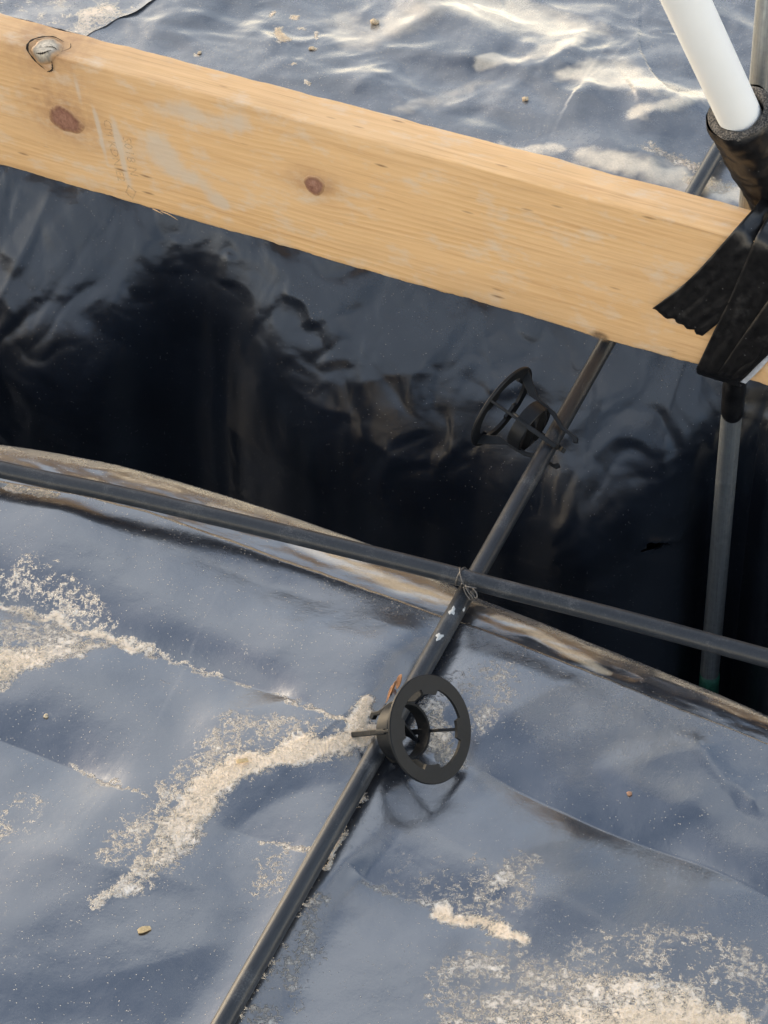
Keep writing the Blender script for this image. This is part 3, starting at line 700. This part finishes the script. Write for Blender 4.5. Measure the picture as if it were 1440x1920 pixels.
def crack(pts, wd, off=.0011):
    P = spline(pts, 26); V_ = []
    for i, p in enumerate(P):
        t = P[min(i + 1, 25)] - P[max(i - 1, 0)]; t /= np.hypot(*t); n_ = np.array([-t[1], t[0]]); ww = wd * (math.sin(math.pi * (i + .3) / 25.6) ** .7) * (.8 + .3 * math.sin(i * 1.7))
        V_ += [unroll(*(p + n_ * ww), off), unroll(*(p - n_ * ww), off)]
    return child(obj('bark_crack', V_, [(2 * i, 2 * i + 1, 2 * i + 3, 2 * i + 2) for i in range(25)], M['bark']), board)
crack([(-.476, .018), (-.490, .021), (-.5015, .013), (-.503, .002), (-.495, -.010), (-.485, -.017)], .0013, .0014)
crack([(-.484, -.019), (-.478, -.015), (-.477, -.006)], .0011, .0012)
crack([(-.487, .003), (-.480, .006), (-.474, .004)], .0007, .0022)
crack([(-.492, -.002), (-.485, -.001), (-.478, .002)], .0006, .0022)
crack([(-.470, .019), (-.466, .012), (-.470, .004)], .0005, .0012)
# grade stamp, two faint lines reading down the face
def stamp(text, x, z, size, tilt):
    cu = bpy.data.curves.new('stamp_text', 'FONT'); cu.body = text; cu.size = size; cu.space_character = 1.05; cu.resolution_u = 2
    t_ = bpy.data.objects.new('stamp_text', cu); COL.objects.link(t_); bpy.context.view_layer.update()
    dg = bpy.context.evaluated_depsgraph_get(); me = bpy.data.meshes.new_from_object(t_.evaluated_get(dg)); bpy.data.objects.remove(t_)
    c_, s_ = math.cos(tilt), math.sin(tilt)
    for v in me.vertices:
        a, b = v.co.x, v.co.y; v.co = (x + b * c_ + a * s_, BY0 - .0012, z - a * c_ + b * s_)
    me.materials.append(M['ink']); o = bpy.data.objects.new('grade_stamp', me); COL.objects.link(o); child(o, board); return o
stamp('CM KDN E2', -.4315, .106, .0118, .12)
stamp('S018 N', -.4130, .093, .0130, .08)
V_ = [unroll(-.4115 + .0065 * math.cos(a), -.125 + .008 * math.sin(a), .0012) for a in (0.3, 1.9, 3.4, 4.9)] + [unroll(-.4115 + .0045 * math.cos(a), -.125 + .0058 * math.sin(a), .0012) for a in (0.3, 1.9, 3.4, 4.9)]
child(obj('grade_stamp', V_, [(i, (i + 1) % 4, 4 + (i + 1) % 4, 4 + i) for i in range(4)], M['ink']), board)
# splinters hanging from the lower edge
rs = random.Random(4)
for (u, v, ln, up) in [(300, 397, .019, -.0030), (285, 392, .012, -.0012)]:
    p = F(u, v, BY0); p0 = np.array([p[0], BY0 + .001, BZ0 + .0004])
    pts = [p0, p0 + [ln * .5, -.001, -.0004], p0 + [ln, -.002, up]]
    V_, F_ = sweep(spline(pts, 6), np.array([.0004, .0005, .0005, .0004, .0003, .0001]), 5); child(obj('splinter', V_, F_, M['wood']), board)
# contact shadow painted on the board where it sits on the pipe
sm_ = MatB('contact_shade'); sm_.set('Base Color', (.22, .14, .075)); sm_.set('Roughness', .8)
sm_.set('Alpha', sm_.math('MULTIPLY', sm_.rng(sm_.attr('rim'), .25, .95, .75, 0, True), sm_.rng(sm_.noise(260, 4, .6), .3, .6, .6, 1)))
patch('shade_patch', .0415, BZ0 + .0040 - BZ1, .0125, .0062, -.12, sm_.m, .0005, .0002, 21, .12)

# ------------------------------------------------------------------ the black pipes
rB = .0069
ptsB = [(0.1115, -.70, .0069), (0.0925, -.403, .0069), (.0799, -.2153, .0069), (.0619, .0481, .0069), (.0453, .2903, .0078), (.0262, .585, .0069), (-.004, 1.1, .0069), (-.03, 1.6, .007)]
pb = empty('black_pipe', (.0619, .0481, 0))
tag(pb, 'long thin black pipe crossing the trench under the board and carrying the two rings', 'pipe', 'thin black pipes')
V_, F_ = sweep(spline(ptsB, 160), rB, 28); child(obj('pipe_body', V_, F_, M['sheath']), pb)
def flake(cx, cy, ang, a, b, seed):
    rnd = np.random.default_rng(seed); V_ = []; n = 18; rings = 3
    x0 = tubeB_x(cy)
    for q in range(rings + 1):
        for k in range(n):
            t = 2 * math.pi * k / n; rr = q / rings * (1 + .28 * math.sin(3 * t + seed) + .2 * math.sin(5 * t + 2 * seed))
            th = ang + b * rr * math.sin(t) / rB; yy_ = cy + a * rr * math.cos(t); R2 = rB + (.00035 if q < rings else -.0001)
            V_.append((tubeB_x(yy_) + R2 * math.sin(th), yy_, .0069 + R2 * math.cos(th)))
    F_ = [(q * n + k, q * n + (k + 1) % n, (q + 1) * n + (k + 1) % n, (q + 1) * n + k) for q in range(rings) for k in range(n)]
    child(obj('paint_fleck', V_, F_, M['paint']), pb)
for (u, v, ang, a, b, sd_) in [(846, 1146, .0, .0042, .0022, 2), (816, 1192, .15, .0036, .0026, 5), (892, 1145, 1.1, .0022, .0010, 8)]:
    flake(0, G(u, v, .013)[1], ang, a, b, sd_)
zA = lambda s: np.interp(s, [-.33, -.2, .05, .3], [.0130, .0165, .0207, .0215])
ptsA = []
for (u, v) in [(0, 880), (200, 922), (400, 968), (620, 1021), (822, 1071), (933, 1101), (1165, 1160), (1440, 1234)]:
    p = G(u, v, .018); p = G(u, v, float(zA(p[0]))); ptsA.append(p)
d0 = ptsA[0] - ptsA[1]; d0 /= np.linalg.norm(d0); d1 = ptsA[-1] - ptsA[-2]; d1 /= np.linalg.norm(d1)
ptsA = [ptsA[0] + d0 * .8, ptsA[0] + d0 * .3] + ptsA + [ptsA[-1] + d1 * .3, ptsA[-1] + d1 * .9]
ptsA[0][2] = ptsA[1][2] = .0125
V_, F_ = sweep(spline(ptsA, 160), rB, 28)
pa = empty('black_pipe', tuple(ptsA[6])); child(obj('pipe_body', V_, F_, M['sheath']), pa)
tag(pa, 'thin black pipe lying along the trench edge, wired on top of the crossing pipe', 'pipe', 'thin black pipes')

# wire tie at the crossing
wt = empty('wire_tie', tuple(G(875, 1090, .02))); tag(wt, 'twisted grey wire tie binding the two black pipes where they cross', 'wire')
ca = G(868, 1083, .0207); adir = np.array(ptsA[7]) - np.array(ptsA[6]); adir /= np.linalg.norm(adir); an = np.cross([0, 0, 1], adir)
def ringpt(a, off, dx): return ca + adir * dx + an * (rB + off) * math.cos(a) + np.array([0, 0, 1]) * (rB + off) * math.sin(a)
loop = [ringpt(math.radians(a), .0006, -.003 + .004 * (1 - (a + 60) / 260)) for a in range(-60, 215, 20)]
def wire(pts, r=.00055, n=40):
    V_, F_ = sweep(spline(pts, n), r, 8); child(obj('wire', V_, F_, M['wire']), wt)
wire(loop)
k0 = G(868, 1093, .026)
tw1, tw2 = [], []
for i in range(12):
    c_ = k0 + (G(884, 1114, .020) - k0) * i / 11; ph = i * 1.25
    tw1.append(c_ + an * .0009 * math.cos(ph) + np.array([0, 0, .0009 * math.sin(ph)])); tw2.append(c_ - an * .0009 * math.cos(ph) - np.array([0, 0, .0009 * math.sin(ph)]))
wire([ringpt(math.radians(214), .0006, .0008), k0 + np.array([0, -.002, .001])] + tw1[2:9] + [G(886, 1120, .021), G(884, 1125, .018)])
wire([G(862, 1064, .029), G(863, 1078, .030)] + tw2[1:8] + [G(885, 1112, .022), G(893, 1122, .021), G(894, 1113, .024), G(886, 1103, .025)])
wire([G(872, 1099, .027), G(882, 1101, .028), G(893, 1103, .027)], n=12)
wire([G(869, 1100, .026), G(873, 1112, .022), G(880, 1122, .019), G(884, 1126, .017)], n=16)
wire([G(874, 1103, .026), G(880, 1113, .023), G(887, 1121, .020)], n=14)

# ------------------------------------------------------------------ the two plastic ring chairs clipped on the crossing pipe
def prism(poly, th, axis_fn):
    """flat plate from a 2-D outline; axis_fn maps (a, b, t) to 3-D"""
    n = len(poly); V_ = [axis_fn(a, b, -th / 2) for a, b in poly] + [axis_fn(a, b, th / 2) for a, b in poly]
    F_ = [tuple(range(n - 1, -1, -1)), tuple(range(n, 2 * n))] + [(i, (i + 1) % n, n + (i + 1) % n, n + i) for i in range(n)]
    return V_, F_
TB = .047
def bevel(o, wdt=.0004):
    md = o.modifiers.new('bevel', 'BEVEL'); md.width = wdt; md.segments = 2; md.limit_method = 'ANGLE'; return o
def make_chair(label):
    root = empty('ring_chair'); tag(root, label, 'pipe support', 'black plastic ring supports clipped on the pipe')
    n = 160; Ro, Ri, th = .038, .0285, .0026; V_ = []
    for k in range(n):
        a = 2 * math.pi * k / n
        tabs = 0
        for q, wd in ((45, 15), (135, 15), (225, 15), (315, 15)):
            dd = abs((math.degrees(a) - q + 180) % 360 - 180); tabs = max(tabs, 1.0 if dd < wd else 0)
        ri = Ri - .0040 * tabs; c_, s_ = math.cos(a), math.sin(a); e = .0006
        for r, z in ((ri, .0), (Ro - e, .0), (Ro, e), (Ro, th - e), (Ro - e, th), (ri, th)): V_.append((r * c_, r * s_, z))
    F_ = [(k * 6 + j, ((k + 1) % n) * 6 + j, ((k + 1) % n) * 6 + (j + 1) % 6, k * 6 + (j + 1) % 6) for k in range(n) for j in range(6)]
    o = obj('base_ring', V_, F_, M['chair'], root, smooth=False)
    # moulded pips on the ring's outer face
    n = 72; V_ = []; prof = [(.0186, .0235), (.0203, .0235), (.0206, .0248), (.0203, .0350), (.0197, .0356), (.0188, .0350)]
    for k in range(n):
        a = 2 * math.pi * k / n
        for r, z in prof: V_.append((r * math.cos(a), r * math.sin(a), z))
    m_ = len(prof); F_ = [(k * m_ + j, ((k + 1) % n) * m_ + j, ((k + 1) % n) * m_ + (j + 1) % m_, k * m_ + (j + 1) % m_) for k in range(n) for j in range(m_)]
    o = obj('collar', V_, F_, M['chair'], root); md = o.modifiers.new('edge', 'EDGE_SPLIT'); md.split_angle = math.radians(40)
    # bars across the collar that the pipe is seated on
    for s in (-1, 1):
        bar = [(-.0190, .0325), (.0190, .0325), (.0190, .0362), (.0120, .0385), (-.0120, .0385), (-.0190, .0362)]
        V_, F_ = prism(bar, .0016, lambda a, b, t, s=s: (s * .0075 + t, a * .92, b)); bevel(obj('saddle_bar', V_, F_, M['chair'], root, smooth=False))
    for k in range(4):
        az = math.radians(45 + 90 * k); c_, s_ = math.cos(az), math.sin(az)
        f3 = lambda a, b, t: (a * c_ - t * s_, a * s_ + t * c_, b)
        leg = [(.0365, .0022), (.0268, .0022), (.0200, .0150), (.0203, .0340), (.0222, .0340), (.0226, .0225)]
        V_, F_ = prism(leg, .0022, f3); bevel(obj('leg', V_, F_, M['chair'], root, smooth=False))
        L = .068 if k in (0, 2) else .061
        pr = [(.0190, .0250), (.0222, .0250), (.0215, .0400), (.0160, .0530), (.0152, L), (.0118, L + .0022), (.0098, L - .0008), (.0128, L - .0032), (.0130, .0520), (.0178, .0400)]
        V_, F_ = prism(pr, .0040, f3); bevel(obj('clip_prong', V_, F_, M['chair'], root, smooth=False), .0005)
    return root
def place_chair(root, zax, y, zc, TB=TB):
    Zv = Vector(zax).normalized(); Xv = Vector((bdir[0], bdir[1], 0)); Xv = (Xv - Zv * Xv.dot(Zv)).normalized(); Yv = Zv.cross(Xv)
    loc = Vector((float(tubeB_x(y)), y, zc)) - Zv * TB
    root.matrix_world = Matrix([[Xv[i], Yv[i], Zv[i], loc[i]] for i in range(3)] + [[0, 0, 0, 1]])
def copy_tree(o, label):
    r = o.copy(); COL.objects.link(r)
    for ch in list(o.children):
        c = ch.copy(); COL.objects.link(c); c.parent = r
    r['label'] = label; return r
ch1 = make_chair('black plastic ring support standing on the dusty film beside the lower half of the pipe')
ch2 = copy_tree(ch1, 'black plastic ring support hanging over the dark trench from the crossing pipe')
place_chair(ch1, (-.812, .10, -.575), -.1405, .0076)
place_chair(ch2, (.947, -.20, -.236), .190, .0073, .052)

# ------------------------------------------------------------------ galvanized pipe, foam sleeve, white pipe, tapes
PY_ = .407
pA = F(1364.5, 870, PY_); pB_ = F(1433, 100, PY_)
gp = empty('galvanized_pipe', (pA[0], PY_, -.6)); tag(gp, 'upright galvanized steel pipe standing in the trench behind the board', 'pipe')
px_ = pA[0]; rG = .0092
zs = np.linspace(-.6, .9, 90)
V_, F_ = sweep([(px_ + .0006 * math.sin(z * 5), PY_, z) for z in zs], rG, 28); child(obj('pipe_body', V_, F_, M['galv']), gp)
zt0 = F(1372, 772, PY_)[2]; zt1 = F(1375, 690, PY_)[2] + .03
V_ = []; n = 36
rws = [(zt0, .0004), (zt0 + .001, .0009), (zt0 + .008, .0010), (zt0 + .018, .0009), (zt0 + .026, .0013), (zt0 + .034, .0010), (zt1, .0010)]
for i, (z, e) in enumerate(rws):
    for k in range(n):
        a = 2 * math.pi * k / n; V_.append((px_ + (rG + e) * math.cos(a), PY_ + (rG + e) * math.sin(a), z + (-.0045 * math.sin(a + .5 + math.pi / 2) + .003 * math.cos(a - .9)) * (1 if i < 3 else .4)))
child(obj('tape_wrap', V_, [(i * n + k, i * n + (k + 1) % n, (i + 1) * n + (k + 1) % n, (i + 1) * n + k) for i in range(len(rws) - 1) for k in range(n)], M['tape']), gp)['label'] = 'black tape wrapped round the pipe below the board'
zg = F(1330, 1262, PY_)[2]; V_, F_ = sweep([(px_, PY_, z) for z in np.linspace(zg - .08, zg, 8)], rG + .0006, 28)
child(obj('tape_wrap', V_, F_, M['green']), gp)['label'] = 'green tape near the foot of the pipe'

AX = np.array([-.200, -.400, .893]); AX /= np.linalg.norm(AX)
ftop = F(1388, 211, .346)
wp = empty('white_pipe', tuple(ftop - AX * .03)); tag(wp, 'smooth white plastic pipe leaning out of the black foam sleeve', 'pipe')
V_, F_ = sweep([ftop + AX * q + np.array([-.0012, -.0010, 0]) for q in np.linspace(-.05, .55, 30)], .0167, 40); child(obj('pipe_body', V_, F_, M['pvc']), wp)
fs_ = empty('foam_sleeve', tuple(ftop - AX * .14)); tag(fs_, 'black foam pipe sleeve bound in shiny tape behind the right end of the board', 'pipe sleeve')
e1v = np.cross(AX, [0, 1, 0]); e1v /= np.linalg.norm(e1v); e2v = np.cross(AX, e1v)
V_ = []; n = 64; rows = 46
for i in range(rows):
    q = -.145 * i / (rows - 1)
    for k in range(n):
        a = 2 * math.pi * k / n
        spir = ((a / (2 * math.pi) * .022 + q + .5) / .022) % 1
        r = .0262 - .0040 * sstep(.04, .12, np.array(-q)) + .0009 * (spir ** 2) + .0016 * float(noise(np.array(math.cos(a) * 1.4 + 3), np.array(math.sin(a) * 1.4 + q * 60), 1.0, 501, 2)) + .0011 * abs(float(noise(np.array(a * 1.2 + q * 50), np.array(q * 70 - a), 1.0, 507, 1)))
        if i == 0: r -= .0012
        V_.append(ftop + AX * q + (e1v * math.cos(a) + e2v * math.sin(a)) * r)
child(obj('tape_wrap', V_, [(i * n + k, i * n + (k + 1) % n, (i + 1) * n + (k + 1) % n, (i + 1) * n + k) for i in range(rows - 1) for k in range(n)], M['tape']), fs_)
V_ = []; prof = [(.0251, -.003), (.0249, .0006), (.0230, .0016), (.0200, .0018), (.0180, .0008), (.0176, -.02)]
for k in range(n):
    a = 2 * math.pi * k / n
    for j, (r, q) in enumerate(prof):
        rr = r + .0006 * math.sin(5 * a + j); V_.append(ftop + AX * (q + .0006 * math.sin(3 * a + j)) + (e1v * math.cos(a) + e2v * math.sin(a)) * rr)
m_ = len(prof); child(obj('foam_end', V_, [(k * m_ + j, ((k + 1) % n) * m_ + j, ((k + 1) % n) * m_ + j + 1, k * m_ + j + 1) for k in range(n) for j in range(m_ - 1)], M['foam']), fs_)

# tapes over the board
tp = empty('black_tape', tuple(F(1350, 600, .309))); tag(tp, 'strips of black tape lashing the board to the upright pipe', 'tape')
def band(name, rowsLR, mat, nu=60, nv=22, seed=0, rag=.0, wr_=.0010, thick=.0004, curl=0):
    L_ = spline([F(u, v, y) for (u, v, _, _, y) in rowsLR], nu); R__ = spline([F(u, v, y) for (_, _, u, v, y) in rowsLR], nu)
    T = np.linspace(0, 1, nv)[None, :, None]; P = L_[:, None, :] * (1 - T) + R__[:, None, :] * T
    du_ = np.gradient(P, axis=0); dv_ = np.gradient(P, axis=1); N = np.cross(du_, dv_); N /= np.linalg.norm(N, axis=2)[:, :, None]
    if N[..., 1].mean() > 0: N = -N
    uu = np.linspace(0, 1, nu)[:, None] + 0 * T[..., 0]; vvv = T[..., 0] + 0 * uu
    hgt = wr_ * (np.abs(noise(vvv * 2.6 + uu * 1.5, uu * 1.9, 1.4, seed, 3)) + .6 * noise(vvv * 6 - uu * 2, uu * 5, 1.1, seed + 3, 3))
    hgt += curl * sstep(.85, 1, uu)
    P = P + N * np.clip(hgt, 0, 1)[..., None]
    if rag:
        dirE = P[-1] - P[-2]; ext = rag * noise(np.linspace(0, 1, nv), np.zeros(nv), 3.1, seed + 9, 4, .62)
        for q in range(8): P[-1 - q] += (dirE / np.linalg.norm(dirE, axis=1)[:, None]) * (ext * (1 - q / 8))[:, None]
    o = obj(name, P.reshape(-1, 3), grid_faces(nu, nv), mat)
    md = o.modifiers.new('thickness', 'SOLIDIFY'); md.thickness = thick; md.offset = 0
    return child(o, tp)
band('tape_strip', [(1442, 352, 1530, 400, .372), (1420, 382, 1500, 440, .346), (1397, 408, 1480, 480, .322), (1374, 434, 1460, 510, .3095), (1330, 484, 1425, 552, .3090), (1285, 530, 1372, 586, .3088), (1224, 577, 1316, 630, .3083)], M['tape'], seed=601, rag=.0050, wr_=.0013, curl=.0008)
band('tape_strip', [(1460, 372, 1600, 430, .360), (1438, 408, 1560, 480, .330), (1418, 444, 1540, 520, .3085), (1394, 500, 1490, 570, .3078), (1366, 565, 1450, 630, .3076), (1340, 618, 1418, 676, .3076), (1305, 692, 1382, 714, .3080)], M['tape'], seed=611, wr_=.0016)
band('tape_strip', [(1520, 480, 1600, 540, .3075), (1455, 545, 1520, 600, .3066), (1400, 620, 1462, 645, .3066), (1347, 698, 1388, 716, .3074)], M['tape'], nu=40, nv=14, seed=621, wr_=.0011)
band('tape_strip', [(1306, 690, 1386, 714, .3082), (1309, 701, 1388, 724, .330), (1330, 704, 1392, 722, .395)], M['tape'], nu=24, nv=14, seed=631, wr_=.0006)
# ribbed grey strip showing past the tape
V_ = []; nr = 60; Lp = spline([F(1382, 714, .3086), F(1412, 683, .3086), F(1445, 644, .3086), (F(1500, 575, .3086))], nr); Rp = spline([F(1398, 719, .3086), F(1426, 692, .3086), F(1462, 650, .3086), F(1520, 582, .3086)], nr)
for i in range(nr):
    h = -.0009 if i % 2 else -.0002
    for q in range(3): p = Lp[i] * (1 - q / 2) + Rp[i] * q / 2; V_.append(p + np.array([0, h, 0]))
o = obj('ribbed_strip', V_, grid_faces(nr, 3), M['grey_strip'], smooth=False); child(o, tp)

# ------------------------------------------------------------------ litter
def clod(name, p, r, mat, seed, label, cat, group=None, sq=(1, 1, .7)):
    bm = bmesh.new(); bmesh.ops.create_icosphere(bm, subdivisions=3, radius=1.0); rnd = np.random.default_rng(seed); o_ = rnd.random(3) * 9
    for v in bm.verts:
        c = v.co; k = 1 + .32 * float(noise(np.array(c.x * 1.1 + o_[0]), np.array(c.y * 1.1 + c.z * 1.3 + o_[1]), 1.2, seed, 3)); v.co = Vector((c.x * k * r * sq[0], c.y * k * r * sq[1], c.z * k * r * sq[2]))
    o = bm_obj(name, bm, mat); o.location = p; tag(o, label, cat, group); return o
def on_far(u, v):
    p = G(u, v, 0); return (p[0], p[1], float(hZ(*FAR_GRID[:3], p[0], p[1])))
def on_near(u, v):
    X_, Y_, Z_, s_ = NEAR_GRID; p = G(u, v, 0); i = int(np.clip(np.searchsorted(X_[:, 0], p[0]), 0, X_.shape[0] - 1)); j = int(np.clip(np.searchsorted(Y_[i], p[1]), 0, Y_.shape[1] - 1)); return (p[0], p[1], float(Z_[i, j]))
def lift(p, d): return (p[0], p[1], p[2] + d)
clod('soil_clod', lift(on_far(985, 190), .0015), .0028, M['clod'], 3, 'tan soil clod on the crumpled film above the middle of the board', 'clod', 'soil clods on the far film')
clod('soil_clod', lift(on_far(702, 36), .002), .0040, M['clod'], 7, 'largest tan soil clod near the top edge, beside a dark dent', 'clod', 'soil clods on the far film', (1.2, .9, .7))
clod('soil_clod', lift(on_far(585, 89), .001), .0026, M['clod'], 13, 'flat pale soil clod just right of the cream sand patch', 'clod', 'soil clods on the far film', (1.3, 1, .5))
clod('soil_clod', lift(on_far(374, 99), .001), .0022, M['clod'], 19, 'pale soil clod above the left half of the board', 'clod', 'soil clods on the far film', (.8, 1.3, .5))
clod('soil_crumb', lift(on_near(1180, 1485), .0006), .0018, plain('red_soil', (.36, .20, .12), .9), 23, 'tiny reddish crumb on the film right of the lower ring', 'crumb')
clod('soil_crumb', lift(on_near(84, 1333), .0006), .0018, M['clod'], 29, 'tiny white crumb on the film at the left edge', 'crumb')
def chip(p, ln, wd, rot, seed, label):
    rnd = random.Random(seed); V_ = []
    for i in range(6):
        a = i / 5; ww = wd * (.4 + .9 * math.sin(math.pi * (a * .8 + .1))) * (.8 + .4 * rnd.random())
        for s, z in ((-1, 0), (1, 0), (1, .0008), (-1, .0008)): V_.append((ln * (a - .5), s * ww / 2, z + .0006 * math.sin(a * 3)))
    F_ = [(i * 4 + k, i * 4 + (k + 1) % 4, i * 4 + 4 + (k + 1) % 4, i * 4 + 4 + k) for i in range(5) for k in range(4)] + [(0, 1, 2, 3), (23, 22, 21, 20)]
    o = obj('wood_chip', V_, F_, M['chip'], smooth=False); o.location = p; o.rotation_euler = (.1, .12, rot); tag(o, label, 'wood chip', 'pale wood chips on the near film'); return o
chip(lift(on_near(455, 1432), .0022), .0085, .0028, .75, 2, 'pale wood chip lying in the curved streak of sand')
chip(lift(on_near(271, 1746), .0006), .0088, .0036, .9, 6, 'pale wood chip alone on the film at the lower left')
# curled dry leaf caught behind the lower ring
lf = empty('dry_leaf', tuple(on_near(735, 1300))); tag(lf, 'curled brown dry leaf caught between the pipe and the lower ring', 'leaf')
for (u, v, hh, sc_, rt) in [(731, 1300, .010, .0075, .3), (748, 1278, .008, .0055, .9), (738, 1290, .006, .006, -.4)]:
    c_ = G(u, v, hh); V_ = []
    for i in range(9):
        for j in range(5):
            a = i / 8 - .5; b = (j / 4 - .5) * (1 - (2 * a) ** 2 * .85) * .9
            x_, y_, z_ = a * 2.0 * sc_, b * 1.0 * sc_, sc_ * (1.0 * b * b * 2 + .5 * math.sin(a * 4) + .1 * math.sin(7 * a + 5 * b))
            V_.append(c_ + np.array([x_ * math.cos(rt) * .3 - y_ * math.sin(rt), x_ * .45 + y_ * .3, x_ * .8 + z_ * .6]))
    o = obj('leaf_blade', V_, grid_faces(9, 5), M['leaf']); child(o, lf); md = o.modifiers.new('thickness', 'SOLIDIFY'); md.thickness = .0003

# loose sand grains lying on both films (one mass, not countable)
def grains(grid, n, seed, lim, minmask):
    X_, Y_, Z_, s_ = grid; r = np.random.default_rng(seed)
    ok = (X_ > lim[0]) & (X_ < lim[1]) & (Y_ > lim[2]) & (Y_ < lim[3])
    w_ = np.where(ok, np.clip(s_ - minmask, 0, 1) ** 2.0, 0).ravel(); w_ = w_ / w_.sum()
    idx = r.choice(len(w_), n, p=w_); c = np.stack([X_.ravel()[idx], Y_.ravel()[idx], Z_.ravel()[idx]], 1)
    c[:, :2] += r.normal(0, .0011, (n, 2)); sz = .00018 + .00030 * r.random(n) ** 2.2
    base = np.array([[1, 0, 0], [0, 1, 0], [-1, 0, 0], [0, -1, 0], [0, 0, 1], [0, 0, -1]], float)
    f = np.array([[0, 1, 4], [1, 2, 4], [2, 3, 4], [3, 0, 4], [1, 0, 5], [2, 1, 5], [3, 2, 5], [0, 3, 5]])
    v = base[None] * (1 + .5 * (r.random((n, 6, 3)) - .5)) * sz[:, None, None] + .35 * sz[:, None, None] * r.normal(0, 1, (n, 6, 3)) * .4
    v += c[:, None, :]; v[:, :, 2] += sz[:, None] * .5
    return v.reshape(-1, 3), (f[None] + (np.arange(n) * 6)[:, None, None]).reshape(-1, 3)
v1, f1 = grains(NEAR_GRID, 26000, 701, (-.37, .45, -.50, .0), .22)
v2, f2 = grains(FAR_GRID, 3500, 705, (-.84, .26, .555, .97), .3)
tag(obj('sand', np.vstack([v1, v2]), np.vstack([f1, f2 + len(v1)]), M['sand'], smooth=False), 'blown pale sand grains lying in streaks on the black film', kind='stuff')
